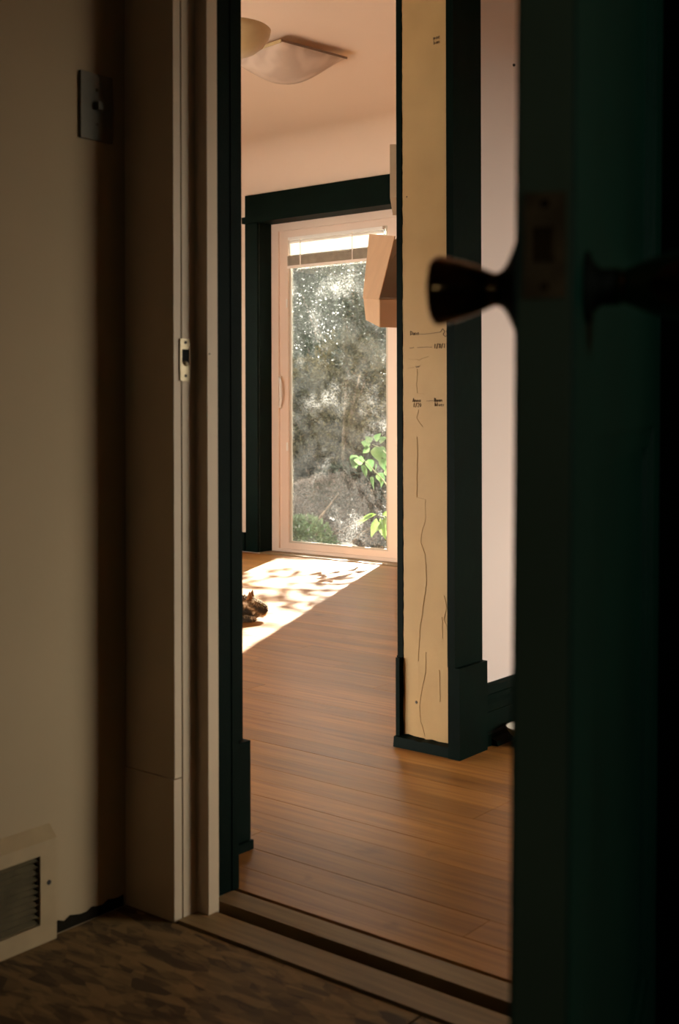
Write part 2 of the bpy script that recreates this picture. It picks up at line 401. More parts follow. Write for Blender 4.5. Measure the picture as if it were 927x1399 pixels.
# dark front room (the photographer's)
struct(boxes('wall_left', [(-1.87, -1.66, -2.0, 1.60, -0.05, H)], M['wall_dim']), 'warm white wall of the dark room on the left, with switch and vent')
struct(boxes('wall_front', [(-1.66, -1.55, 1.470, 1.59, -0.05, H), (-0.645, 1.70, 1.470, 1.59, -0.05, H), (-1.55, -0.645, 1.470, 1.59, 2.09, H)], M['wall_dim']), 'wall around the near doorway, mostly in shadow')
struct(boxes('wall_right', [(1.60, 1.75, -2.0, 0.75, -0.05, H), (1.60, 1.75, 1.15, 1.47, -0.05, H), (1.60, 1.75, 0.75, 1.15, -0.05, 1.25), (1.60, 1.75, 0.75, 1.15, 1.75, H)], M['wall_dark']), 'right wall of the dark room')
struct(boxes('wall_rear', [(-1.87, 0.74, -2.15, -2.0, -0.05, H), (0.96, 1.75, -2.15, -2.0, -0.05, H), (0.74, 0.96, -2.15, -2.0, -0.05, 1.04), (0.74, 0.96, -2.15, -2.0, 1.26, H)], M['wall_dark']), 'rear wall of the dark room')
# hall and far room
struct(boxes('wall_partition', [(-1.87, -1.69, 1.60, 1.655, 0, H), (-1.87, -1.69, 2.60, 4.6, 0, H), (-1.87, -1.69, 1.655, 2.60, 2.15, H)], M['wall_hall']), 'pale pink hall wall with the trimless doorway to the far room')
struct(boxes('wall_hall_end', [(-1.87, 1.05, 4.6, 4.75, -0.05, H)], M['wall_hall']), 'end wall of the hall')
struct(boxes('wall_hall_side', [(0.9, 1.05, 1.59, 2.62, -0.05, H), (0.9, 1.05, 4.4, 4.6, -0.05, H), (0.9, 1.05, 2.62, 4.4, -0.05, 0.30), (0.9, 1.05, 2.62, 4.4, 1.58, H)], M['wall_hall']), 'hall wall with the window opposite the pink wall')
X0, X1 = -5.05, -3.990          # garden door opening
struct(boxes('wall_back', [(-6.35, X0, 5.5, 5.66, G, H), (X1, -1.87, 5.5, 5.66, G, H), (X0, X1, 5.5, 5.66, 2.02, H), (X0, X1, 5.5, 5.66, G, -0.02)], M['wall_room']), 'beige far wall around the glass garden door')
struct(boxes('wall_side', [(-6.35, -6.2, 0.9, 3.4, G, H), (-6.35, -6.2, 4.8, 5.5, G, H), (-6.35, -6.2, 3.4, 4.8, G, 0.3), (-6.35, -6.2, 3.4, 4.8, 2.0, H)], M['wall_room']), 'side wall of the far room with an added wide window for fill light')
struct(boxes('wall_south', [(-6.35, -5.3, 0.75, 0.9, G, H), (-2.7, -1.87, 0.75, 0.9, G, H), (-5.3, -2.7, 0.75, 0.9, G, 0.0), (-5.3, -2.7, 0.75, 0.9, 1.05, H)], M['wall_low_bounce']), 'near wall of the far room, darkened, with an added low opening for fill light')  # low opening added unseen to send sky light towards the yellow jamb
struct(boxes('wall_return', [(-1.87, -1.69, 4.75, 5.66, 0, H)], M['wall_room']), 'short wall closing the far room beside the hall')
struct(boxes('ceiling', [(-6.35, 1.75, -2.15, 5.75, H, H + 0.2)], M['ceiling']), 'pale beige ceiling')

bm = bmesh.new(); CR = 0.26; a_ = []; b_ = []
for k in range(17):
    t = R(90) * k / 16
    yy, zz = 5.4995 - CR * (1 - math.cos(t)), H - 0.0005 - CR * (1 - math.sin(t))
    a_.append(bm.verts.new((-6.2, yy, zz))); b_.append(bm.verts.new((-1.875, yy, zz)))
for k in range(16): bm.faces.new((a_[k], a_[k + 1], b_[k + 1], b_[k]))
cove = struct(from_bm('trim_8', bm, M['wall_room']), 'plaster cove rounding the far wall into the ceiling')
for p_ in cove.data.polygons: p_.use_smooth = True
cove.data.flip_normals() if cove.data.polygons[8].normal.z > 0 else None

# ------------------------------------------------------------------ hall and far-room floor: planks are objects
floor = boxes('floor', [(-6.2, 0.9, 0.9, 5.50, -0.06, -0.022)], M['gap'])
struct(floor, 'honey brown wooden plank floor of the hall and far room')
rnd = random.Random(4)
pw = 0.0835
cache = {}
def plank_mesh(L):
    if L not in cache:
        bm = bmesh.new(); bm_box(bm, 0, L - 0.0008, 0.0002, pw - 0.0002, -0.022, 0)
        bmesh.ops.bevel(bm, geom=[e for e in bm.edges if all(v.co.z > -0.001 for v in e.verts)], offset=0.0004, segments=1, affect='EDGES')
        me = bpy.data.meshes.new('plank'); bm.to_mesh(me); bm.free(); me.materials.append(M['plank']); cache[L] = me
    return cache[L]
lens = (1.2, 1.5, 1.8, 2.1, 2.4, 2.7)
y = 1.607
rows = []
while y + pw < 5.50: rows.append(y); y += pw
for i, yy in enumerate(rows):
    x = -6.2 - rnd.uniform(0, 1.0) * 0
    first = rnd.choice(lens)
    xe = 0.9 if yy < 4.52 else -1.87
    while x < xe - 0.05:
        L = first if first else rnd.choice(lens); first = None
        if x + L > xe - 0.4: L = round(xe - x, 3)
        link('plank', plank_mesh(L), None, floor, (x, yy, -0.0002 - rnd.random() * 0.0006))
        x += L
# rows south of the doorway, unseen side of the far room, as wider spare boards
for k in range(8):
    link('plank', plank_mesh(2.165), None, floor, (-6.2, 0.915 + k * pw, 0)); link('plank', plank_mesh(2.165), None, floor, (-6.2 + 2.165, 0.915 + k * pw, 0))

# dark-room subfloor of strand board sheets
floor2 = boxes('floor_subfloor', [(-1.66, 1.6, -2.0, 1.59, -0.10, -0.045)], M['gap'])
struct(floor2, 'bare strand board floor of the dark room')
for (a, b, c, d) in ((-1.655, -0.445, -1.99, 0.44), (-0.44, 0.78, -1.99, 0.44), (0.785, 1.595, -1.99, 0.44), (-1.655, -1.02, 0.444, 1.452), (-1.016, 0.20, 0.444, 1.452), (0.204, 1.595, 0.444, 1.452)):
    boxes('strand_board', [(a, b, c, d, -0.045, -0.012)], M['osb'], floor2, bevel=0.0015)

# threshold strips of the near doorway
th = thing('trim_1', None, None); struct(th, 'worn wooden threshold strips across the near doorway')
boxes('groove_bed', [(-1.535, -0.66, 1.453, 1.606, -0.060, -0.030)], M['gap'], th)
boxes('threshold_board', [(-1.53, -0.665, 1.456, 1.522, -0.030, -0.008)], M['threshold'], th, bevel=0.002)
boxes('threshold_strip', [(-1.53, -0.665, 1.543, 1.594, -0.030, 0.001)], M['threshold'], th, bevel=0.003)

# ------------------------------------------------------------------ near doorway: cream casing, jamb, stop
t2 = thing('trim_2', None, None); struct(t2, 'cream painted casing and jamb on the left of the near doorway')
boxes('casing', [(-1.659, -1.534, 1.453, 1.4695, 0.235, 2.17)], M['trim_cream'], t2, bevel=0.0025)
boxes('plinth_block', [(-1.6595, -1.534, 1.4515, 1.4695, -0.012, 0.233)], M['trim_cream'], t2, bevel=0.002)
boxes('jamb', [(-1.55, -1.532, 1.471, 1.530, -0.012, 2.09)], M['trim_cream'], t2, bevel=0.001)
boxes('door_stop', [(-1.532, -1.5025, 1.503, 1.528, -0.010, 2.075)], M['trim_cream'], t2, bevel=0.003)
boxes('jamb_return', [(-1.55, -1.533, 1.530, 1.592, 0.0, 2.09)], M['trim_dark'], t2, bevel=0.001)
boxes('hall_casing', [(-1.66, -1.531, 1.592, 1.609, 0.0, 2.17)], M['trim_dark'], t2, bevel=0.002)
sp = boxes('strike_plate', [(-1.5325, -1.5305, 1.4655, 1.490, 0.921, 0.949), (-1.5325, -1.5305, 1.4655, 1.490, 0.976, 0.994), (-1.5325, -1.5305, 1.4655, 1.4695, 0.949, 0.976), (-1.5325, -1.5305, 1.4865, 1.490, 0.949, 0.976)], M['strike'], t2)
boxes('latch_hole', [(-1.5323, -1.5318, 1.469, 1.487, 0.953, 0.976)], M['hole'], sp)
bm = bmesh.new(); bmesh.ops.create_uvsphere(bm, u_segments=12, v_segments=8, radius=0.0045); bmesh.ops.translate(bm, vec=(-1.5312, 1.478, 0.951), verts=bm.verts)
from_bm('strike_tab', bm, M['strike'], sp, smooth=True)
for z in (0.988, 0.930):
    bm = bmesh.new(); lathe(bm, [(0, 0.0028), (0.0008, 0.0026)], 12, Matrix.Translation((-1.5305, 1.478, z)) @ Matrix.Rotation(R(90), 4, 'Y'))
    from_bm('screw', bm, M['nail'], sp)
bm = bmesh.new(); lathe(bm, [(0, 0.0016), (0.0005, 0.0015)], 10, Matrix.Translation((-1.5025, 1.508, 0.968)) @ Matrix.Rotation(R(90), 4, 'Y'))
from_bm('nail_hole', bm, M['nail'], t2)
# other side and head of the near doorway
t3 = thing('trim_3', None, None); struct(t3, 'jamb and casing on the hinge side and head of the near doorway')
boxes('jamb', [(-0.664, -0.645, 1.471, 1.592, -0.012, 2.09), (-1.5305, -0.664, 1.471, 1.592, 2.07, 2.09)], M['trim_dark'], t3)
boxes('casing', [(-0.660, -0.535, 1.453, 1.4695, -0.012, 2.17)], M['trim_dark'], t3, bevel=0.0025)
boxes('head_casing', [(-1.66, -0.535, 1.453, 1.4695, 2.171, 2.30)], M['trim_cream'], t3, bevel=0.0025)

# ------------------------------------------------------------------ doorway to the far room
t4 = thing('trim_4', None, None); struct(t4, 'black green casing on the near side of the far doorway')
boxes('casing', [(-1.690, -1.668, 1.660, 1.765, 0.214, 2.15)], M['trim_dark'], t4, bevel=0.003)
boxes('plinth_block', [(-1.690, -1.654, 1.655, 1.772, 0.0, 0.214)], M['trim_dark'], t4, bevel=0.004)
boxes('shoe_strip', [(-1.654, -1.646, 1.640, 1.772, 0.0, 0.018)], M['trim_dark'], t4, bevel=0.003)
boxes('jamb', [(-1.872, -1.688, 1.655, 1.676, 0.0, 2.15)], M['trim_dark'], t4)

rw = random.Random(11)
t5 = thing('trim_5', None, None); struct(t5, 'far jamb of the doorway with stripped yellow paint, cracks and pencilled height marks')
boxes('jamb', [(-1.868, -1.690, 2.563, 2.60, 0.0, 2.15)], M['trim_dark'], t5)
# yellow paint skin, ragged along its edges
bm = bmesh.new()
yl, yr, zt = [], [], []
z = 0.045
while z < 2.15:
    l_ = -1.8465 + 0.0016 * noise.noise((z * 14, 0.3, 0)) + 0.001 * rw.uniform(-1, 1)
    r_ = -1.6925 + 0.0016 * noise.noise((z * 12, 5.3, 0)) + 0.001 * rw.uniform(-1, 1)
    if 0.36 < z < 0.44: r_ -= 0.002
    zt.append(z); yl.append(l_); yr.append(r_); z += 0.012
N = 10
front = []
for z, a, b in zip(zt, yl, yr):
    row = []
    for k in range(N + 1):
        x = a + (b - a) * k / N
        zz = z
        if z == zt[0]: zz = 0.030 + 0.006 * noise.noise((k * 1.7, 2.2, 0)) - 0.004 * k / N
        row.append(bm.verts.new((x, 2.5590 - 0.0010 * noise.noise((x * 26, z * 9, 1.0)), zz)))
    front.append(row)
for i in range(len(front) - 1):
    for k in range(N): bm.faces.new((front[i][k], front[i][k + 1], front[i + 1][k + 1], front[i + 1][k]))
ex = bmesh.ops.extrude_edge_only(bm, edges=[e for e in bm.edges if len(e.link_faces) == 1])
for v in [g for g in ex['geom'] if isinstance(g, bmesh.types.BMVert)]: v.co.y = 2.564
from_bm('yellow_paint', bm, M['yellow'], t5, smooth=False)['label'] = 'old yellow paint, ragged at its edges'
boxes('casing', [(-1.690, -1.668, 2.528, 2.656, 0.228, 2.15)], M['trim_dark'], t5, bevel=0.003)
boxes('plinth_block', [(-1.690, -1.655, 2.530, 2.659, 0.0, 0.228)], M['trim_dark'], t5, bevel=0.003)
boxes('room_casing', [(-1.8735, -1.8705, 2.570, 2.68, 0.228, 2.15), (-1.8645, -1.8475, 2.557, 2.566, 0.03, 2.15)], M['trim_dark'], t5, bevel=0.0015)
boxes('room_plinth', [(-1.8765, -1.8705, 2.570, 2.69, 0.0, 0.228), (-1.862, -1.850, 2.545, 2.562, 0.0, 0.228)], M['trim_dark'], t5, bevel=0.002)
bm = bmesh.new()
a = [bm.verts.new((-1.862 + k * 0.0206 if k < 10 else -1.655, 2.533 + 0.0012 * noise.noise((k, 3, 0)), 0.0)) for k in range(11)]
b = [bm.verts.new((v.co.x, v.co.y + 0.003, 0.026 + 0.003 * noise.noise((i * 0.9, 8, 0)))) for i, v in enumerate(a)]
c = [bm.verts.new((v.co.x, 2.563, v.co.z + 0.003)) for v in b]
for i in range(10):
    bm.faces.new((a[i], a[i + 1], b[i + 1], b[i])); bm.faces.new((b[i], b[i + 1], c[i + 1], c[i]))
from_bm('floor_strip', bm, M['trim_dark'], t5)

# strokes on the yellow face: pencil height marks and cracks
YF = 2.5577
def strokes(name, lines, width, m):
    bm = bmesh.new()
    for ln in lines:
        for (x0, z0), (x1, z1) in zip(ln[:-1], ln[1:]):
            d = Vector((x1 - x0, z1 - z0)); 
            if d.length < 1e-6: continue
            n = Vector((-d.y, d.x)).normalized() * width / 2
            q = [(x0 + n.x, z0 + n.y), (x1 + n.x, z1 + n.y), (x1 - n.x, z1 - n.y), (x0 - n.x, z0 - n.y)]
            f = [bm.verts.new((p[0], YF, p[1])) for p in q]; g = [bm.verts.new((p[0], YF + 0.0025, p[1])) for p in q]
            for i in range(4): bm.faces.new((f[i], f[(i + 1) % 4], g[(i + 1) % 4], g[i]))
            bm.faces.new(f)
    return from_bm(name, bm, m, t5)
GL = {  # hand-drawn letters on a 0..1 box
 'D': [[(0, 0), (0, 1), (.6, .8), (.7, .4), (0, 0)]], 'a': [[(.6, .5), (.2, .5), (0, .2), (.3, 0), (.6, .5), (.6, 0)]], 'n': [[(0, 0), (0, .5), (.3, .55), (.5, .4), (.5, 0)]],
 'e': [[(0, .3), (.5, .35), (.3, .6), (0, .3), (.2, 0), (.5, .1)]], 'i': [[(.2, 0), (.2, .5)]], 'l': [[(.2, 0), (.2, 1)]], 'u': [[(0, .5), (0, .1), (.3, 0), (.5, .5), (.5, 0)]],
 '1': [[(.2, 0), (.25, 1)]], '/': [[(0, -.1), (.5, 1.1)]], '8': [[(.3, .5), (0, .8), (.3, 1), (.6, .8), (.3, .5), (0, .2), (.3, 0), (.6, .2), (.3, .5)]],
 '7': [[(0, 1), (.6, 1), (.2, 0)]], '3': [[(0, .9), (.4, 1), (.5, .7), (.2, .5), (.6, .3), (.3, 0), (0, .1)]], '2': [[(0, .8), (.3, 1), (.6, .7), (0, 0), (.6, 0)]], '0': [[(.3, 0), (0, .5), (.3, 1), (.6, .5), (.3, 0)]],
 'm': [[(0, 0), (0, .5), (.2, .5), (.25, 0)], [(.25, .4), (.5, .5), (.55, 0)]], 'b': [[(0, 1), (0, 0), (.5, .1), (.4, .5), (0, .4)]], 's': [[(.5, .5), (.1, .45), (.4, .2), (0, 0)]], 'A': [[(0, 0), (.3, 1), (.6, 0)], [(.1, .4), (.5, .4)]], 'N': [[(0, 0), (0, 1), (.5, 0), (.5, 1)]]}
def write(txt, x, z, h, slope=0.0):
    out = []
    for ch in txt:
        for ln in GL.get(ch, []): out.append([(x + p[0] * h * .75, z + p[1] * h + slope * (p[0] * h)) for p in ln])
        x += h * 0.66; z += slope * h * .66
    return out
# z = 0.87 + (560 - row) * depth / f, worked out beforehand
marks = []
marks += write('Dane', -1.822, 1.062, 0.011) + [[(-1.796, 1.064), (-1.78, 1.063), (-1.745, 1.065), (-1.728, 1.067)]]
marks += [[(-1.728, 1.067), (-1.722, 1.075), (-1.716, 1.067), (-1.721, 1.060), (-1.714, 1.054), (-1.709, 1.058)], [(-1.706, 1.062), (-1.700, 1.056), (-1.704, 1.053)], [(-1.712, 1.069), (-1.708, 1.063)]]
marks += [[(-1.824, 1.029), (-1.812, 1.030)], [(-1.800, 1.0295), (-1.772, 1.030), (-1.755, 1.029)]] + write('1/8/17', -1.748, 1.026, 0.011)
faint = [[(-1.829, 1.001), (-1.815, 0.999), (-1.800, 0.999)], [(-1.806, 1.000), (-1.795, 0.997), (-1.786, 1.001), (-1.766, 1.006)], [(-1.830, 0.977), (-1.812, 0.979)], [(-1.806, 0.983), (-1.798, 0.982), (-1.790, 0.984)]]
marks += [[(-1.806, 0.9805), (-1.794, 0.9815)], [(-1.804, 0.979), (-1.795, 0.980)]]
marks += write('Anna', -1.815, 0.890, 0.010) + write('1/20', -1.813, 0.877, 0.010)
marks += [[(-1.772, 0.892), (-1.752, 0.893)]] + write('Nuan', -1.748, 0.890, 0.010) + write('blues', -1.746, 0.879, 0.009)
marks += write('mae', -1.748, 1.810, 0.011) + write('ban', -1.747, 1.798, 0.010)
strokes('pencil_mark', marks, 0.0012, M['graphite'])
strokes('faint_pencil_mark', faint, 0.0011, M['crack'])
def crack(pts, jit, seed):
    r = random.Random(seed); out = []
    for (x0, z0), (x1, z1) in zip(pts[:-1], pts[1:]):
        k = max(2, int(math.hypot(x1 - x0, z1 - z0) / 0.012))
        out += [(x0 + (x1 - x0) * i / k + r.uniform(-jit, jit), z0 + (z1 - z0) * i / k) for i in range(k)]
    return out + [pts[-1]]
cr_l = [crack([(-1.800, 0.975), (-1.803, 0.935), (-1.800, 0.912), (-1.780, 0.910)], .0012, 1), crack([(-1.798, 0.87), (-1.802, 0.85), (-1.794, 0.836), (-1.784, 0.826)], .0012, 2),
        crack([(-1.802, 0.80), (-1.800, 0.74), (-1.803, 0.69), (-1.804, 0.645), (-1.776, 0.64), (-1.777, 0.585), (-1.786, 0.565), (-1.792, 0.53), (-1.777, 0.50), (-1.774, 0.43), (-1.786, 0.36), (-1.795, 0.30), (-1.800, 0.225)], .0012, 3),
        crack([(-1.775, 0.25), (-1.776, 0.20), (-1.788, 0.16), (-1.796, 0.11), (-1.792, 0.07), (-1.780, 0.035)], .001, 4),
        crack([(-1.735, 0.21), (-1.733, 0.13)], .0008, 5), crack([(-1.722, 0.40), (-1.712, 0.37), (-1.718, 0.34), (-1.706, 0.30), (-1.710, 0.27), (-1.698, 0.24)], .003, 6),
        crack([(-1.708, 0.375), (-1.704, 0.35), (-1.698, 0.345)], .002, 7), crack([(-1.726, 0.345), (-1.724, 0.29)], .001, 8), crack([(-1.704, 0.21), (-1.704, 0.06)], .0006, 9),
        crack([(-1.7, 0.208), (-1.693, 0.212)], .0006, 10)]
strokes('paint_crack', cr_l, 0.0008, M['crack'])
bm = bmesh.new()
for (x, z, r) in ((-1.806, 0.118, 0.0038), (-1.832, 1.42, 0.0018), (-1.700, 1.93, 0.003), (-1.699, 1.845, 0.003)):
    lathe(bm, [(0, r), (0.0012, r * .8)], 10, Matrix.Translation((x, YF + 0.0005, z)) @ Matrix.Rotation(R(90), 4, 'X'))
from_bm('nail_hole', bm, M['nail'], t5)

# hall baseboard and shoe
bm = bmesh.new()
prof = [(-1.69, 0.0), (-1.668, 0.0), (-1.668, 0.030), (-1.673, 0.036), (-1.673, 0.085), (-1.668, 0.090), (-1.668, 0.108), (-1.676, 0.116), (-1.676, 0.128), (-1.672, 0.133), (-1.675, 0.150), (-1.684, 0.156), (-1.69, 0.156)]
prism_y(bm, prof, 2.660, 4.59)
bb = struct(from_bm('baseboard_hall', bm, M['trim_dark']), 'black green moulded baseboard along the pink hall wall')
bm = bmesh.new(); prism_y(bm, [(-1.668, 0), (-1.650, 0), (-1.653, 0.012), (-1.668, 0.018)], 2.700, 2.79)
from_bm('shoe_moulding', bm, M['trim_dark'], bb)
struct(boxes('baseboard_back', [(-6.2, -5.16, 5.478, 5.4995, 0, 0.115), (-3.86, -1.9, 5.478, 5.4995, 0, 0.115)], M['trim_dark'], bevel=0.003), 'black green baseboard of the far wall')
bm = bmesh.new(); lathe(bm, [(0, 0.004), (0.004, 0.0035)], 12, Matrix.Translation((-1.69, 2.855, 1.80)) @ Matrix.Rotation(R(90), 4, 'Y'))
tag(from_bm('nail', bm, M['nail']), 'small dark nail head in the pale pink hall wall', 'nail')

# ------------------------------------------------------------------ hall window and added side windows (out of the frame, they light the rooms)
def plain_window(name, label, x, y0, y1, z0, z1, xg):
    e = thing(name, None, None); struct(e, label)
    boxes('window_frame', [(x[0], x[1], y0, y0 + .04, z0, z1), (x[0], x[1], y1 - .04, y1, z0, z1), (x[0], x[1], y0 + .04, y1 - .04, z0, z0 + .04), (x[0], x[1], y0 + .04, y1 - .04, z1 - .04, z1), (x[0], x[1], (y0 + y1) / 2 - .02, (y0 + y1) / 2 + .02, z0 + .04, z1 - .04)], M['vinyl'], e)
    boxes('pane', [(xg - .002, xg + .002, y0 + .04, (y0 + y1) / 2 - .02, z0 + .04, z1 - .04)], M['glass'], e)
    boxes('pane', [(xg - .002, xg + .002, (y0 + y1) / 2 + .02, y1 - .04, z0 + .04, z1 - .04)], M['glass'], e)
plain_window('window_1', 'hall window with two panes', (0.94, 0.99), 2.62, 4.4, 0.30, 1.58, 0.97)
plain_window('window_2', 'added wide side window that brightens the far room, out of view', (-6.31, -6.25), 3.4, 4.8, 0.3, 2.0, -6.28)  # unseen window added to brighten the far room

plain_window('window_3', 'small added window that dimly lights the dark room, out of view', (1.64, 1.68), 0.75, 1.15, 1.25, 1.75, 1.66)  # unseen window added to give the dark room a dim fill
# ------------------------------------------------------------------ glass garden door with its dark casing
gd = thing('door_2', None, None, (-4.515, 5.5, 0)); struct(gd, 'white framed glass garden door with a raised blind')
O = (-4.515, 5.5, 0)
FY0, FY1 = 5.610, 5.655
boxes('outer_frame', [(X0 + .001, X0 + .058, FY0, FY1, 0.0, 2.018), (X1 - .102, X1 - .001, FY0, FY1, 0.0, 2.018), (X0 + .058, X1 - .102, FY0, FY1, 1.972, 2.018), (X0 + .058, X1 - .102, FY0, FY1, 0.0, 0.018)], M['vinyl'], gd, bevel=0.003, origin=O)
SX0, SX1 = X0 + .059, X1 - .103
sash = boxes('sash', [(SX0, SX0 + .070, 5.622, 5.650, 0.019, 1.971), (SX1 - .070, SX1, 5.622, 5.650, 0.019, 1.971), (SX0 + .070, SX1 - .070, 5.622, 5.650, 1.930, 1.971), (SX0 + .070, SX1 - .070, 5.622, 5.650, 0.019, 0.055)], M['vinyl'], gd, bevel=0.003, origin=O)
GX0, GX1, GZ0, GZ1 = SX0 + .070, SX1 - .070, 0.055, 1.930
boxes('glazing_bead', [(GX0, GX0 + .016, 5.628, 5.640, GZ0, GZ1), (GX1 - .016, GX1, 5.628, 5.640, GZ0, GZ1), (GX0 + .016, GX1 - .016, 5.628, 5.640, GZ1 - .016, GZ1), (GX0 + .016, GX1 - .016, 5.628, 5.640, GZ0, GZ0 + .012)], M['vinyl_bead'], gd, bevel=0.002, origin=O)
boxes('pane', [(GX0 + .002, GX1 - .002, 5.641, 5.644, GZ0 + .002, GZ1 - .002)], M['glass_dirty'], gd, origin=O)
bm = bmesh.new()
hx = SX0 + 0.012
tube(bm, [(hx - O[0] - .004, 5.620 - O[1], 1.075), (hx - O[0] + .006, 5.600 - O[1], 1.068), (hx - O[0] + .022, 5.588 - O[1], 1.03), (hx - O[0] + .026, 5.586 - O[1], 0.98), (hx - O[0] + .022, 5.588 - O[1], 0.93), (hx - O[0] + .006, 5.600 - O[1], 0.892), (hx - O[0] - .004, 5.620 - O[1], 0.885)], 0.008, 10)
from_bm('handle', bm, M['blind'], gd, smooth=True)['label'] = 'curved white pull handle'
for z in (1.50, 0.62):
    boxes('latch_clip', [(GX0 - .012, GX0 - .002, 5.614, 5.622, z, z + .05)], M['blind'], gd, origin=O, bevel=0.001)
dc = thing('trim_6', None, None); struct(dc, 'black green casing with a wide head board around the glass garden door')
boxes('side_casing', [(X0 - .098, X0, 5.478, 5.4995, 0.0, 2.016)], M['trim_dark'], dc, bevel=0.003)
boxes('side_casing', [(X1, X1 + .098, 5.478, 5.4995, 0.0, 2.016)], M['trim_dark'], dc, bevel=0.003)
boxes('bead', [(X0 - .112, X1 + .112, 5.462, 5.4995, 2.017, 2.056)], M['trim_dark'], dc, bevel=0.006)
boxes('head_casing', [(X0 - .098, X1 + .098, 5.478, 5.4995, 2.057, 2.190)], M['trim_dark'], dc, bevel=0.004)
boxes('jamb_lining', [(X0 - .0, X0 + .0015, 5.5, 5.609, 0, 2.019), (X1 - .0015, X1, 5.5, 5.609, 0, 2.019), (X0 + .0015, X1 - .0015, 5.5, 5.609, 2.0185, 2.0199)], M['trim_dark'], dc)
boxes('sill', [(X0, X1, 5.5, 5.66, -0.022, -0.001)], M['threshold'], dc)

# blind hanging in front of the upper glass
bl = thing('window_blind', 'white slatted blind drawn up at the top of the glass garden door', 'blind', (-4.515, 5.605, 1.73))
BO = (-4.515, 5.605, 1.73)
bxa, bxb = GX0 + .018, GX1 - .018
boxes('head_rail', [(bxa, bxb, 5.598, 5.618, 1.908, 1.924)], M['blind'], bl, origin=BO)
for k in range(9):
    bm = bmesh.new(); mt = Matrix.Translation((0, 0.003, 1.900 - k * 0.0098 - 1.73)) @ Matrix.Rotation(R(48), 4, 'X')
    bm_box(bm, bxa - BO[0], bxb - BO[0], -0.008, 0.008, -0.0004, 0.0004, mt)
    from_bm('slat', bm, M['blind'], bl)
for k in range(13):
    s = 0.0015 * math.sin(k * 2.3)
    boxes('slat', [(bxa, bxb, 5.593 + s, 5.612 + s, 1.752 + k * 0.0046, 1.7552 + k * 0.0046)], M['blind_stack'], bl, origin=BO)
boxes('bottom_rail', [(bxa, bxb, 5.592, 5.612, 1.735, 1.7505)], M['cord'], bl, origin=BO, bevel=0.002)
for x in (-4.80, -4.40):
    boxes('ladder_tape', [(x, x + .007, 5.5900, 5.5914, 1.735, 1.915)], M['cord'], bl, origin=BO)

# ------------------------------------------------------------------ open green door with knobs
DW, DT = 0.852, 0.036
dr = thing('door_1', None, None, (-0.665, 1.447, 0.87), (-0.0105, 0, math.atan2(-0.9355, 0.353)))
struct(dr, 'dark green panelled door standing open at the right, edge on')
z0, z1 = -0.872, 1.19
bm = bmesh.new()
hy = DT / 2
ST = 0.115
bm_box(bm, 0.002, ST, -hy, hy, z0, z1); bm_box(bm, DW - ST, DW, -hy, hy, z0, z1)
for a, b in ((z0, z0 + .20), (-0.02, 0.12), (z1 - .12, z1)): bm_box(bm, ST, DW - ST, -hy, hy, a, b)
leaf = from_bm('door_leaf', bm, M['door_paint'], dr, bevel=0.0025)
boxes('door_edge', [(DW, DW + .0008, -hy + .002, hy - .002, z0, z1)], M['door_edge'], dr)['label'] = 'paler edge of the door'
for a, b in ((z0 + .20, -0.02), (0.12, z1 - .12)):
    bm = bmesh.new(); bm_box(bm, ST - .004, DW - ST + .004, -0.006, 0.006, a - .004, b + .004)
    for s in (-1, 1):
        for (x0, x1, c, d) in ((ST, ST + .022, a, b), (DW - ST - .022, DW - ST, a, b), (ST + .022, DW - ST - .022, a, a + .022), (ST + .022, DW - ST - .022, b - .022, b)):
            bm_box(bm, x0, x1, min(s * .006, s * .013), max(s * .006, s * .013), c, d)
    from_bm('door_panel', bm, M['door_paint'], dr, bevel=0.003)
KX, KZ = DW - 0.060, 0.079
# latch face plate on the edge
lp = boxes('latch_plate', [(DW + .0008, DW + .0016, -0.0125, 0.0125, KZ - .012, KZ + .052)], M['brass_dull'], dr, bevel=0.0005)
boxes('latch_bolt', [(DW + .0016, DW + .010, -0.006, 0.006, KZ + .010, KZ + .030)], M['bronze'], lp, bevel=0.002)
for z in (KZ - .005, KZ + .045):
    bm = bmesh.new(); lathe(bm, [(0, .003), (.001, .0025)], 12, Matrix.Translation((DW + .0016, 0, z)) @ Matrix.Rotation(R(90), 4, 'Y')); from_bm('screw', bm, M['bronze'], lp)
kp = [(0.000, 0.042), (0.004, 0.0385), (0.0075, 0.0335), (0.011, 0.0255), (0.015, 0.0175), (0.019, 0.0122), (0.023, 0.0106), (0.029, 0.0128), (0.036, 0.0160), (0.044, 0.0187), (0.052, 0.0210), (0.060, 0.0228), (0.0635, 0.0230), (0.0652, 0.0216), (0.0660, 0.018), (0.0662, 0.001)]
for s in (-1, 1):
    mt = Matrix.Translation((KX, s * hy, KZ)) @ Matrix.Rotation(R(-90 * s), 4, 'X')
    bm = bmesh.new(); lathe(bm, kp[5:], 48, mt, flute=0.015)
    kb = from_bm('knob', bm, M['bronze'], dr, smooth=True); kb['label'] = 'dark brass knob with a wide flat end'
    bm = bmesh.new(); lathe(bm, kp[:6] if s < 0 else [(0, 0.0235), (0.002, 0.0230), (0.004, 0.017), (0.009, 0.0118), (0.0195, 0.0119)], 48, mt)
    from_bm('rose', bm, M['rose'], kb, smooth=True)
for z in (-0.65, 0.95):
    boxes('hinge', [(-0.008, 0.001, -0.014, 0.014, z, z + .09)], M['brass_dull'], dr, bevel=0.001)

# ------------------------------------------------------------------ floor vent register and switch on the left wall
ve = thing('vent_register', 'cream metal vent cover low on the left wall', 'vent', (-1.66, 1.10, 0.0))
VO = (-1.66, 1.10, 0.0)
vy0, vy1, vz0, vz1 = 0.86, 1.284, -0.010, 0.163
bm = bmesh.new()
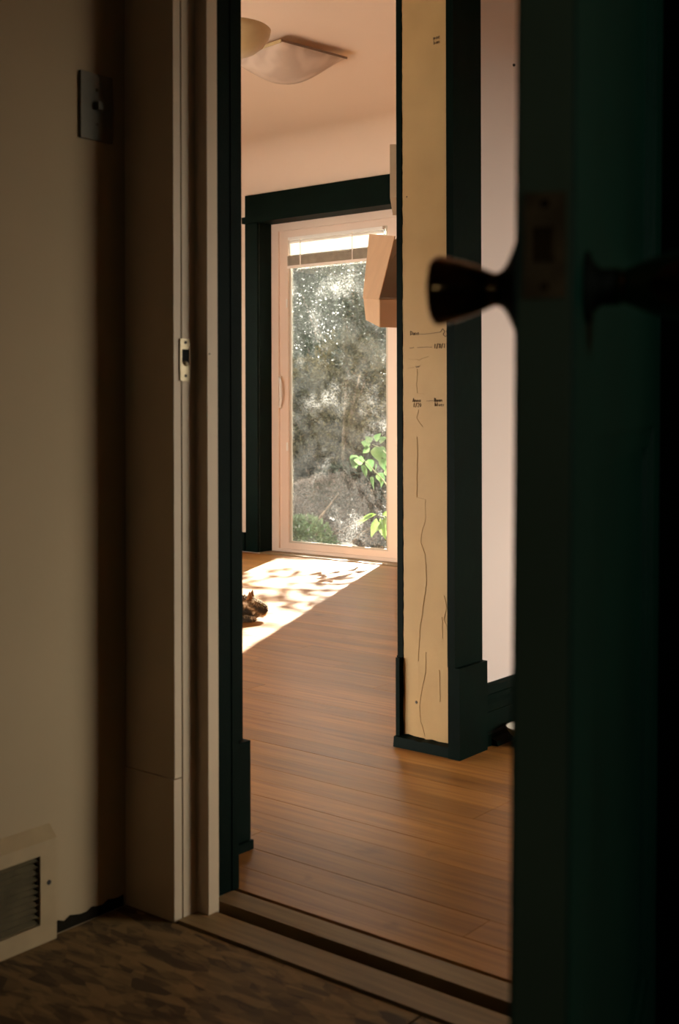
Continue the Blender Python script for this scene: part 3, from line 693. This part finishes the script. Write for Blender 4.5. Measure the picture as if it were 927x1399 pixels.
# frame: outer rim proud of the wall with sloping top
def vf(y0, y1, z0, z1, x=0.020): bm_box(bm, 0.0008, x, y0 - VO[1], y1 - VO[1], z0, z1)
vf(vy0, vy1, vz0, 0.022); vf(vy0, vy1, 0.136, 0.158); vf(vy0, 0.89, 0.022, 0.136); vf(1.251, vy1, 0.022, 0.136)
fr = from_bm('frame', bm, M['vent'], ve, bevel=0.003)
bm = bmesh.new(); prism_y(bm, [(0.0008, 0.178), (0.021, 0.1585), (0.0008, 0.1585)], vy0 - VO[1], vy1 - VO[1]); from_bm('top_lip', bm, M['vent'], ve)
boxes('back_plate', [(-1.659, -1.655, 0.89, 1.251, 0.022, 0.136)], M['hole'], ve, origin=VO)
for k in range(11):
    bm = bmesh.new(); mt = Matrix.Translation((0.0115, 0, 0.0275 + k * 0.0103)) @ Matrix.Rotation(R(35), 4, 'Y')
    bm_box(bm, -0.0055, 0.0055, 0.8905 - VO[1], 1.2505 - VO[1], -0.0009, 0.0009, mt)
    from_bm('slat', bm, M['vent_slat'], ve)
bm = bmesh.new(); lathe(bm, [(0, .0042), (.0012, .004)], 12, Matrix.Translation((0.020, 1.268 - VO[1], 0.088)) @ Matrix.Rotation(R(90), 4, 'Y')); from_bm('screw', bm, M['nail'], ve)
# torn wall edge by the floor
bm = bmesh.new(); rr = random.Random(3)
pts = [(1.290 + i * 0.012, 0.004 + 0.006 * noise.noise((i * .8, 1, 0)) + rr.uniform(0, .006)) for i in range(14)]
lo = [bm.verts.new((-1.6585, y_, -0.012)) for y_, z_ in pts]; hi = [bm.verts.new((-1.6592, y_, z_)) for y_, z_ in pts]
for i in range(13): bm.faces.new((lo[i], lo[i + 1], hi[i + 1], hi[i]))
struct(from_bm('trim_7', bm, M['gap']), 'ragged bare strip along the floor where the baseboard is missing')

sw = thing('light_switch', 'dark switch plate high on the left wall beside the doorway', 'switch', (-1.66, 1.386, 1.34))
bm = bmesh.new(); bm_box(bm, 0.0005, 0.006, -0.035, 0.035, 0, 0.116); from_bm('plate', bm, M['switch'], sw, bevel=0.0025)
bm = bmesh.new(); bm_box(bm, 0.006, 0.017, -0.005, 0.005, 0.052, 0.066); from_bm('toggle', bm, M['switch'], sw, bevel=0.001)
for z in (0.028, 0.088):
    bm = bmesh.new(); lathe(bm, [(0, .003), (.001, .0026)], 10, Matrix.Translation((0.006, 0, z)) @ Matrix.Rotation(R(90), 4, 'Y')); from_bm('screw', bm, M['brass_dull'], sw)

# ------------------------------------------------------------------ ceiling lamps of the far room
la = thing('ceiling_lamp', 'square ceiling lamp with a shallow bent frosted glass shade', 'lamp', (-3.545, 4.04, H), (0, 0, R(-8)))
bm = bmesh.new(); bm_box(bm, -0.09, 0.09, -0.09, 0.09, -0.030, -0.0005); from_bm('base_plate', bm, M['ceiling'], la, bevel=0.003)
bm = bmesh.new(); K = 20; grid = []
for i in range(K + 1):
    row = []
    for j in range(K + 1):
        u = -1 + 2 * i / K; v = -1 + 2 * j / K
        d = math.sqrt(u * u + v * v) / 1.414
        row.append(bm.verts.new((u * 0.19, v * 0.19, -0.040 - 0.105 * (1 - u * u) ** .8 * (1 - v * v) ** .8 if abs(u) < 1 and abs(v) < 1 else -0.040)))
    grid.append(row)
for i in range(K):
    for j in range(K): bm.faces.new((grid[i][j], grid[i + 1][j], grid[i + 1][j + 1], grid[i][j + 1]))
ex = bmesh.ops.extrude_face_region(bm, geom=list(bm.faces))
for v in [g for g in ex['geom'] if isinstance(g, bmesh.types.BMVert)]: v.co.z += 0.004
sh = from_bm('glass_shade', bm, M['frosted'], la, smooth=True)
bm = bmesh.new()
bm_box(bm, 0.188, 0.192, -0.19, 0.19, -0.043, -0.034)
from_bm('shade_rim', bm, M['lamp_edge'], la)['label'] = 'dark glass edge'
bm = bmesh.new(); bm_box(bm, -0.19, 0.188, -0.192, -0.188, -0.047, -0.033); from_bm('shade_rim', bm, M['lamp_bowl'], la)['label'] = 'yellowed glass edge'
l2 = thing('bowl_lamp', 'round amber bowl lamp hanging just under the ceiling, half hidden by the trim', 'lamp', (-2.955, 3.075, H))
bm = bmesh.new()
bp_ = [(-0.355, 0.02), (-0.352, 0.05), (-0.338, 0.085), (-0.315, 0.115), (-0.285, 0.135), (-0.262, 0.140)]
inn = [(a + 0.005, r - 0.006) for a, r in bp_[::-1]]
lathe(bm, bp_ + inn[:-1] + [(-0.347, 0.012)], 40)
from_bm('bowl', bm, M['lamp_bowl'], l2, smooth=True)
bm = bmesh.new(); lathe(bm, [(-0.36, 0.012), (-0.355, 0.014), (-0.34, 0.006), (-0.03, 0.006), (-0.025, 0.05), (-0.0005, 0.055)], 24); from_bm('stem', bm, M['lamp_metal'], l2, smooth=True)

# ------------------------------------------------------------------ shelf behind the jamb with two cartons
shf = thing('storage_shelf', 'tall pine shelf against the partition, behind the yellow jamb', 'shelf', (-2.08, 3.55, 0))
SO = (-2.08, 3.55, 0)
for z in (0.15, 0.65, 1.095, 1.489):
    boxes('shelf_board', [(-2.28, -1.895, 3.16, 3.94, z, z + .025)], M['shelf_wood'], shf, origin=SO, bevel=0.002)
for (x, y_) in ((-2.28, 3.16), (-1.93, 3.16), (-2.28, 3.905), (-1.93, 3.905)):
    seg = [(x, x + .035, y_, y_ + .035, 0, 0.15), (x, x + .035, y_, y_ + .035, 0.175, 0.65), (x, x + .035, y_, y_ + .035, 0.675, 1.095)]
    if (x, y_) != (-2.28, 3.16): seg.append((x, x + .035, y_, y_ + .035, 1.12, 1.489))
    boxes('post', seg, M['shelf_wood'], shf, origin=SO)
cb = thing('cardboard_box', 'open cardboard box with a tall raised flap, sticking out beside the yellow jamb', 'box')
A = {k: Vector(v) for k, v in dict(FL=(-2.2227, 2.9605, 1.2041), FLb=(-2.2227, 2.9605, 1.1217), FR=(-2.0376, 3.4304, 1.2320), FRb=(-2.0376, 3.4304, 1.1225), BL=(-2.4320, 3.1515, 1.2342), BLb=(-2.4264, 3.1560, 1.1647), T1=(-2.6203, 3.4338, 1.4939), T2=(-2.2554, 3.0883, 1.4151)).items()}
BR = A['FR'] + (A['BL'] - A['FL']); BRb = A['FRb'] + (A['BLb'] - A['FLb'])
for nm, q in (('front_panel', (A['FL'], A['FLb'], A['FRb'], A['FR'])), ('side_panel', (A['BL'], A['BLb'], A['FLb'], A['FL'])), ('back_panel', (BR, BRb, A['BLb'], A['BL'])), ('end_panel', (A['FR'], A['FRb'], BRb, BR)), ('bottom_panel', (A['FLb'], A['BLb'], BRb, A['FRb']))):
    bm = bmesh.new(); panel(bm, q, -0.003); from_bm(nm, bm, M['cardboard'], cb)
bm = bmesh.new(); panel(bm, (A['FL'], A['T2'], A['T1'], A['BL']), 0.003); from_bm('raised_flap', bm, M['cardboard'], cb)
bm = bmesh.new(); panel(bm, (A['BL'] + Vector((.03, .0, 0)), BR, Vector((-2.3086, 3.2380, 1.4628)), Vector((-2.3514, 3.2035, 1.4197))), 0.003); from_bm('inner_flap', bm, M['cardboard_pale'], cb)
cb2 = thing('carton', 'pale carton on the shelf top, only its corner showing beside the jamb', 'box')
c0 = Vector((-2.1976, 2.9808, 1.5160)); ang = R(38.8 - 4)
bm = bmesh.new(); bm_box(bm, 0, 0.42, 0, 0.34, 0, 0.162, Matrix.Translation(c0) @ Matrix.Rotation(ang, 4, 'Z')); from_bm('carton_body', bm, M['cardboard_pale'], cb2, bevel=0.002)
bm = bmesh.new(); bm_box(bm, 0.001, 0.419, 0.15, 0.19, 0.1621, 0.1626, Matrix.Translation(c0) @ Matrix.Rotation(ang, 4, 'Z')); from_bm('tape', bm, M['cord'], cb2)

# ------------------------------------------------------------------ pale dish on the hall floor
ds = thing('dish', 'pale shallow dish on the floor against the dark hall baseboard', 'dish', (-1.595, 2.765, 0))
bm = bmesh.new(); lathe(bm, [(0.0, 0.030), (0.004, 0.032), (0.008, 0.030), (0.030, 0.050), (0.046, 0.060), (0.049, 0.0605), (0.047, 0.057), (0.030, 0.044), (0.012, 0.026), (0.011, 0.001)], 36)
from_bm('bowl', bm, M['dish'], ds, smooth=True)

# ------------------------------------------------------------------ tortoiseshell cat lying in the sun
ct = thing('cat', 'mottled brown cat lying in the sun patch, only its head showing', 'cat', (-3.430, 3.690, 0.0), (0, 0, R(36)))
def skin_mesh(verts, edges, rads, sub=2):
    me = bpy.data.meshes.new('tmp'); me.from_pydata(verts, edges, [])
    o = bpy.data.objects.new('tmp', me); C.objects.link(o)
    sk = o.modifiers.new('s', 'SKIN'); sk.use_smooth_shade = True
    sv = me.skin_vertices[0].data
    for i, r in enumerate(rads): sv[i].radius = r if isinstance(r, tuple) else (r, r); sv[i].use_root = (i == 0)
    sb = o.modifiers.new('b', 'SUBSURF'); sb.levels = sub; sb.render_levels = sub
    bpy.context.view_layer.update()
    out = bpy.data.meshes.new_from_object(o.evaluated_get(bpy.context.evaluated_depsgraph_get()))
    bpy.data.objects.remove(o); return out
cv = [(-0.20, 0.02, 0.072), (-0.30, 0.03, 0.068), (-0.38, 0.03, 0.055), (-0.12, 0.01, 0.068), (-0.065, 0.0, 0.066), (-0.015, 0.0, 0.062), (0.020, 0.0, 0.052), (0.047, 0.0, 0.042), (0.060, 0, 0.040),
      (-0.10, -0.045, 0.040), (-0.05, -0.05, 0.016), (0.000, -0.042, 0.012), (0.022, -0.040, 0.011),
      (-0.10, 0.055, 0.040), (-0.05, 0.05, 0.016), (0.020, 0.046, 0.012),
      (-0.33, -0.06, 0.045), (-0.26, -0.085, 0.02), (-0.21, -0.085, 0.012),
      (-0.43, 0.06, 0.02), (-0.42, 0.14, 0.014), (-0.34, 0.18, 0.013), (-0.25, 0.17, 0.012)]
ce = [(0, 1), (1, 2), (0, 3), (3, 4), (4, 5), (5, 6), (6, 7), (7, 8), (3, 9), (9, 10), (10, 11), (11, 12), (3, 13), (13, 14), (14, 15), (1, 16), (16, 17), (17, 18), (2, 19), (19, 20), (20, 21), (21, 22)]
cr_ = [0.074, 0.070, 0.045, 0.058, 0.043, 0.044, 0.038, 0.030, 0.022, 0.026, 0.016, 0.013, 0.011, 0.026, 0.016, 0.012, 0.045, 0.022, 0.013, 0.020, 0.014, 0.013, 0.011]
cme = skin_mesh(cv, ce, cr_)
for v in cme.vertices: v.co.z = max(v.co.z, 0.002)
cme.materials.clear(); cme.materials.append(M['cat'])
link('body', cme, None, ct)
for s in (-1, 1):
    bm = bmesh.new()
    tip = Vector((-0.006 + 0.004 * s, 0.026 * s, 0.126)); bs = [Vector((-0.024, 0.036 * s, 0.088)), Vector((0.004, 0.030 * s, 0.094)), Vector((0.0, 0.010 * s, 0.100)), Vector((-0.022, 0.014 * s, 0.098))]
    tv = bm.verts.new(tip); bv = [bm.verts.new(p) for p in bs]
    for i in range(4): bm.faces.new((bv[i], bv[(i + 1) % 4], tv))
    bm.faces.new(bv)
    bmesh.ops.subdivide_edges(bm, edges=bm.edges[:], cuts=1)
    from_bm('ear', bm, M['cat_ear'], ct, smooth=True)['label'] = 'orange ear'
    bm = bmesh.new(); bmesh.ops.create_uvsphere(bm, u_segments=12, v_segments=8, radius=0.0062); bmesh.ops.translate(bm, vec=(0.040, 0.019 * s, 0.064), verts=bm.verts)
    from_bm('eye', bm, M['eye'], ct, smooth=True)
bm = bmesh.new(); bmesh.ops.create_uvsphere(bm, u_segments=10, v_segments=6, radius=0.0050); bmesh.ops.translate(bm, vec=(0.060, 0, 0.042), verts=bm.verts); from_bm('nose', bm, M['nose'], ct, smooth=True)
# fur as short tapered blades over the body
rf = random.Random(8); fv = []; ff = []; mi_ = []
pol = [(p.center.copy(), p.normal.copy(), p.area, [cme.vertices[i].co.copy() for i in p.vertices]) for p in cme.polygons]
for c_, n_, ar, cs in pol:
    for _ in range(max(1, int(ar * 90000))):
        wts = [rf.random() for _ in cs]; s_ = sum(wts); p = sum((cs[i] * wts[i] for i in range(len(cs))), Vector()) / s_
        if p.z < 0.006: continue
        head = p.x > -0.07
        L = rf.uniform(0.004, 0.009) if head else rf.uniform(0.008, 0.017)
        d = (n_ + Vector((-0.9, 0, -0.15)) * rf.uniform(0.3, 0.9) + Vector((rf.uniform(-.3, .3), rf.uniform(-.3, .3), rf.uniform(-.3, .3)))).normalized()
        t_ = d.cross(Vector((rf.uniform(-1, 1), rf.uniform(-1, 1), rf.uniform(-1, 1)))).normalized() * 0.0009
        k = len(fv); e_ = p + d * L; e_.z = max(e_.z, 0.002)
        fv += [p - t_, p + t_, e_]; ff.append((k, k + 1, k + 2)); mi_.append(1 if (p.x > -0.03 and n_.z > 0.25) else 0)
fme = bpy.data.meshes.new('fur'); fme.from_pydata([tuple(v) for v in fv], [], ff); fme.materials.append(M['cat']); fme.materials.append(M['cat_sunlit_rim'])
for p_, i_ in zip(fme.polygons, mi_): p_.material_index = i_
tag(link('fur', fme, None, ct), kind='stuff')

# ------------------------------------------------------------------ garden beyond the glass
bm = bmesh.new()
gx, gy = 48, 60
gv = []
for j in range(gy + 1):
    row = []
    for i in range(gx + 1):
        x = -20 + 34 * i / gx; y_ = 5.665 + 24 * j / gy
        h = G + 0.07 * noise.noise((x * .8, y_ * .8, 0)) + max(0, (y_ - 8.5)) * 0.07
        row.append(bm.verts.new((x, y_, h)))
    gv.append(row)
for j in range(gy):
    for i in range(gx): bm.faces.new((gv[j][i], gv[j][i + 1], gv[j + 1][i + 1], gv[j + 1][i]))
struct(from_bm('ground', bm, M['soil'], smooth=True), 'bare brown garden soil beyond the glass door')
struct(boxes('ground_yard', [(1.05, 16, -8, 5.665, G - .1, G), (-20, -6.35, -8, 5.665, G - .1, G)], M['soil']), 'bare soil at both sides of the house')

def leaf_cloud(name, blobs, n, size, m, parent, seed, aspect=0.45, droop=0.0, hang=None):
    r = random.Random(seed); vs = []; fs = []
    tot = sum(b[3] * b[4] * b[5] for b in blobs)
    for (cx, cy, cz, rx, ry, rz) in blobs:
        k = int(n * rx * ry * rz / tot)
        for _ in range(k):
            while True:
                v = Vector((r.uniform(-1, 1), r.uniform(-1, 1), r.uniform(-1, 1)))
                if 0.25 < v.length < 1: break
            q = v.length ** 0.3
            v = v.normalized() * q * (1 + 0.22 * noise.noise(v * 2.6 + Vector((cx, cy, cz)) * 3))
            c = Vector((cx + v.x * rx, cy + v.y * ry, cz + v.z * rz))
            if c.z < G - 0.02: continue
            d = (v + Vector((r.uniform(-1, 1), r.uniform(-1, 1), r.uniform(-1, 1) - droop)) * 1.1).normalized()
            t = d.cross(Vector((r.uniform(-1, 1), r.uniform(-1, 1), r.uniform(-1, 1))))
            if t.length < 1e-3: continue
            t.normalize(); s = size * r.uniform(0.6, 1.3)
            i = len(vs)
            vs += [tuple(c), tuple(c + d * s * .5 + t * s * aspect * .5), tuple(c + d * s), tuple(c + d * s * .5 - t * s * aspect * .5)]
            fs.append((i, i + 1, i + 2, i + 3))
    me = bpy.data.meshes.new(name); me.from_pydata(vs, [], fs); me.materials.append(m)
    return tag(link(name, me, None, parent), kind='stuff')

def bush(label, x, y, blobs, n, size, m, seed, name='bush', stems=5, **kw):
    b = thing(name, label, 'bush', (x, y, G))
    leaf_cloud('foliage', [(c[0], c[1], c[2], c[3], c[4], c[5]) for c in blobs], n, size, m, b, seed, **kw)
    r = random.Random(seed + 50); bm = bmesh.new()
    for k in range(stems):
        t = r.choice(blobs)
        e = Vector((t[0] + r.uniform(-.3, .3) * t[3], t[1] + r.uniform(-.3, .3) * t[4], t[2] + r.uniform(0, .6) * t[5]))
        s = Vector((r.uniform(-.12, .12), r.uniform(-.12, .12), -0.05))
        mid = (s + e) / 2 + Vector((r.uniform(-.1, .1), r.uniform(-.1, .1), .05))
        tube(bm, [s, mid, e], [0.025, 0.016, 0.006], 6)
    from_bm('stem', bm, M['bark'], b, smooth=True)
    return b
bush('tall grey green shrub filling most of the view through the glass', -7.0, 9.0, [(-0.2, 0, 1.75, 1.1, .8, 1.25), (-1.0, .2, 1.6, .9, .7, 1.25), (.45, .2, 1.6, .65, .6, 1.2), (-.15, -.1, .85, .9, .8, .7)], 150000, 0.034, M['leaf_grey'], 1, stems=9)
bush('olive shrub with yellowed tips in front of the grey green shrub', -6.75, 8.2, [(-.25, 0, 1.15, .6, .45, .45), (.2, .1, 1.25, .35, .4, .6), (-.55, .1, .95, .4, .4, .4)], 22000, 0.034, M['leaf_olive'], 2, stems=6)
bush('dark evergreen shrub at the left edge of the glass', -7.4, 8.1, [(0, 0, .75, .5, .45, .75), (-.35, .2, 1.1, .5, .4, .8)], 24000, 0.034, M['leaf_dark'], 3, stems=5)
bush('sparse pale shrub at the right edge of the glass', -5.75, 9.6, [(0, 0, 1.2, .7, .6, 1.0), (.7, .2, .9, .7, .6, .9)], 24000, 0.034, M['leaf_grey'], 4, stems=7)
bush('dry bleached mound of groundcover in the middle of the glass', -6.15, 7.55, [(0, 0, .30, .42, .35, .36), (.35, .1, .20, .35, .3, .26)], 12000, 0.022, M['leaf_dry'], 5, stems=3)
bush('dry bleached mound of groundcover at the lower left', -6.55, 7.55, [(0, 0, .18, .3, .3, .26)], 6000, 0.022, M['leaf_dry'], 6, stems=3)
bush('low dark brown heap behind the dry mounds', -6.1, 8.2, [(0, 0, .35, .8, .3, .42)], 8000, 0.05, M['leaf_dark'], 9, stems=3)
bush('low green herb clump at the lower left of the glass', -5.95, 6.95, [(0, 0, .16, .26, .2, .20), (-.2, .1, .10, .2, .2, .14)], 3500, 0.04, M['leaf_low'], 7, stems=3)
bush('low pale herb clump by the sill in the middle of the glass', -5.35, 6.6, [(0, 0, .08, .28, .2, .12), (.3, .1, .06, .24, .2, .10)], 3500, 0.025, M['leaf_dry'], 8, stems=3)
# distant trees closing the view
for i, (x, y_, h, r_) in enumerate(((-15.4, 17.4, 5.4, 2.1), (-13.3, 16.8, 5.2, 1.9), (-11.3, 16.6, 3.4, 1.4))):
    b = bush(('rounded far tree behind the shrubs, leftmost', 'rounded far tree behind the shrubs, middle one', 'rounded far tree behind the shrubs, rightmost')[i], x, y_, [(0, 0, h * .62, r_, r_, h * .42), (.4, .2, h * .5, r_, r_, h * .4)], 16000, 0.13, M['leaf_grey'], 20 + i, name='tree', stems=3)
    b['category'] = 'tree'
tr = thing('tree', 'slim tree whose thin crown hangs over the garden above the glass door', 'tree', (-4.9, 8.7, G))
leaf_cloud('foliage', [(-1.3, 0, 3.2, .7, .4, .28), (-.5, .1, 3.5, .7, .4, .35), (-.9, -.2, 2.95, .35, .3, .16), (.2, 0, 3.4, .6, .5, .4), (-1.9, .1, 3.35, .4, .4, .3)], 900, 0.13, M['leaf_dark'], tr, 31)
bm = bmesh.new(); tube(bm, [(0, 0, -.05), (.05, 0, 1.5), (-.1, .05, 2.8), (-.4, .1, 3.6)], [.07, .06, .045, .02], 8); tube(bm, [(-.1, .05, 2.8), (-.8, 0, 3.05), (-1.7, 0, 3.3)], [.03, .02, .008], 6); tube(bm, [(0, .02, 2.2), (-.5, -.1, 2.75), (-1.2, -.1, 3.0)], [.03, .018, .006], 6)
from_bm('trunk', bm, M['bark'], tr, smooth=True)
# garden rocks
for i, (x, y_, s, lab) in enumerate(((-5.75, 7.25, .15, 'brown rock between the dry mound and the leafy vine'), (-5.35, 7.0, .12, 'small brown rock low at the right of the glass'))):
    bm = bmesh.new(); bmesh.ops.create_icosphere(bm, subdivisions=3, radius=s)
    for v in bm.verts: v.co *= 1 + 0.28 * noise.noise(v.co * 9 + Vector((i, 0, 0))); v.co.z *= 0.7
    o = from_bm('rock', bm, M['rock'], smooth=False); o.location = (x, y_, G + s * .35); tag(o, lab, 'rock')

# leafy plants close to the glass: every leaf is an object
def leaf_mesh(name, L, W, heart, m):
    bm = bmesh.new(); K = 7; rows_ = []
    for i in range(K + 1):
        t = i / K
        ww = W * (math.sin(math.pi * min(1, t ** (0.55 if heart else 0.8)))) + 0.0005
        xx = t * L - (0.0 if not heart else 0)
        bend = -0.25 * L * t * t
        rows_.append([bm.verts.new((xx, -ww, bend + .18 * ww)), bm.verts.new((xx, 0, bend)), bm.verts.new((xx, ww, bend + .18 * ww))])
    for a, b in zip(rows_[:-1], rows_[1:]):
        bm.faces.new((a[0], b[0], b[1], a[1])); bm.faces.new((a[1], b[1], b[2], a[2]))
    bmesh.ops.solidify(bm, geom=bm.faces[:], thickness=0.0006)
    bmesh.ops.recalc_face_normals(bm, faces=bm.faces)
    me = bpy.data.meshes.new(name); bm.to_mesh(me); bm.free(); me.materials.append(m)
    for p in me.polygons: p.use_smooth = True
    return me
heart = leaf_mesh('leaf', 0.085, 0.034, True, M['leaf_bright'])
lance = leaf_mesh('leaf', 0.115, 0.021, False, M['leaf_lime'])
def put_leaf(me, parent, loc, direction, roll, s=1.0):
    o = link('leaf', me, None, parent, loc)
    d = Vector(direction).normalized()
    q = d.to_track_quat('X', 'Z')
    o.rotation_mode = 'QUATERNION'; o.rotation_quaternion = q @ Matrix.Rotation(roll, 3, 'X').to_quaternion(); o.scale = (s, s, s)
vine = thing('leafy_vine', 'bright green vine with heart shaped leaves at the right of the glass', 'plant', (-4.2968, 5.9764, G))
bm = bmesh.new()
tube(bm, [Vector((0, 0, -.02)), Vector((-0.0048, -0.0039, 0.4620)), Vector((-0.0462, -0.0372, 0.6390)), Vector((-0.0772, -0.0621, 0.7009)), Vector((-0.1151, -0.0927, 0.7629)), Vector((-0.1565, -0.1259, 0.8160)), Vector((-0.1841, -0.1481, 0.8514)), Vector((-0.2116, -0.1703, 0.8956))], [.008, .007, .006, .005, .004, .0035, .003, .002], 6)
tube(bm, [Vector((-0.0462, -0.0372, 0.6390)), Vector((-0.0669, -0.0538, 0.8824)), Vector((-0.0944, -0.0760, 0.9133)), Vector((-0.1220, -0.0982, 0.9443)), Vector((-0.1565, -0.1259, 0.9620))], [.005, .004, .0035, .003, .002], 6)
from_bm('stem', bm, M['stem'], vine, smooth=True)
rl = random.Random(5)
cx_ = Vector((0.779, 0.627, 0)); cw = Vector((-0.627, 0.779, 0))
for (lx, ly, lz, a, s) in ((-0.2289, -0.1842, 0.8956, -110, 1.0), (-0.2392, -0.1925, 0.8868, -80, .9), (-0.1875, -0.1509, 0.8337, -100, 1.0), (-0.1737, -0.1398, 0.8691, -70, .9), (-0.1944, -0.1565, 0.8602, 170, .8), (-0.1427, -0.1148, 0.9487, -70, 1.15), (-0.1634, -0.1315, 0.9576, 165, .8), (-0.1289, -0.1038, 0.9399, -50, 1.0), (-0.0979, -0.0788, 0.8602, -20, 1.1), (-0.1186, -0.0954, 0.8735, -60, .9), (-0.1392, -0.1121, 0.8425, -85, .7), (-0.1255, -0.1010, 0.7894, -70, .8), (-0.1496, -0.1204, 0.7629, -100, 1.0), (-0.1117, -0.0899, 0.7717, -80, .9), (-0.1599, -0.1287, 0.9753, 130, .7), (-0.1427, -0.1148, 0.9841, 60, .7), (-0.1220, -0.0982, 0.9753, 40, .7), (-0.1668, -0.1343, 0.9399, -150, .7), (-0.0910, -0.0732, 0.8160, -50, .9)):
    d = cx_ * math.cos(R(a)) + Vector((0, 0, math.sin(R(a)))) + cw * rl.uniform(-.5, .1)
    put_leaf(heart, vine, Vector((lx, ly, lz)) + cw * rl.uniform(-.05, .05), d, R(rl.uniform(40, 110)), s)
pl = thing('lance_leaf_plant', 'yellow green plant with long drooping leaves low at the right of the glass', 'plant', (-4.3280, 5.9514, G))
bm = bmesh.new(); tube(bm, [Vector((0, 0, -.02)), Vector((-0.0150, -0.0121, 0.3956)), Vector((-0.0702, -0.0565, 0.5239)), Vector((-0.0977, -0.0787, 0.5328))], [.008, .006, .004, .003], 6); from_bm('stem', bm, M['stem'], pl, smooth=True)
for (lx, ly, lz, a, s) in ((-0.1046, -0.0842, 0.5328, 190, 1.25), (-0.1184, -0.0953, 0.5372, 205, 1.0), (-0.1046, -0.0842, 0.5151, -105, 1.0), (-0.0874, -0.0703, 0.5195, -85, 1.15), (-0.0702, -0.0565, 0.5239, -75, 1.1), (-0.0598, -0.0482, 0.5328, -35, 1.1), (-0.0771, -0.0620, 0.5372, 10, 1.0), (-0.0529, -0.0426, 0.4974, -70, 1.0), (-0.0598, -0.0482, 0.5239, -120, .9)):
    d = cx_ * math.cos(R(a)) + Vector((0, 0, math.sin(R(a)))) + cw * rl.uniform(-.4, .2)
    put_leaf(lance, pl, Vector((lx, ly, lz)) + cw * rl.uniform(-.05, .05), d, R(rl.uniform(40, 110)), s)
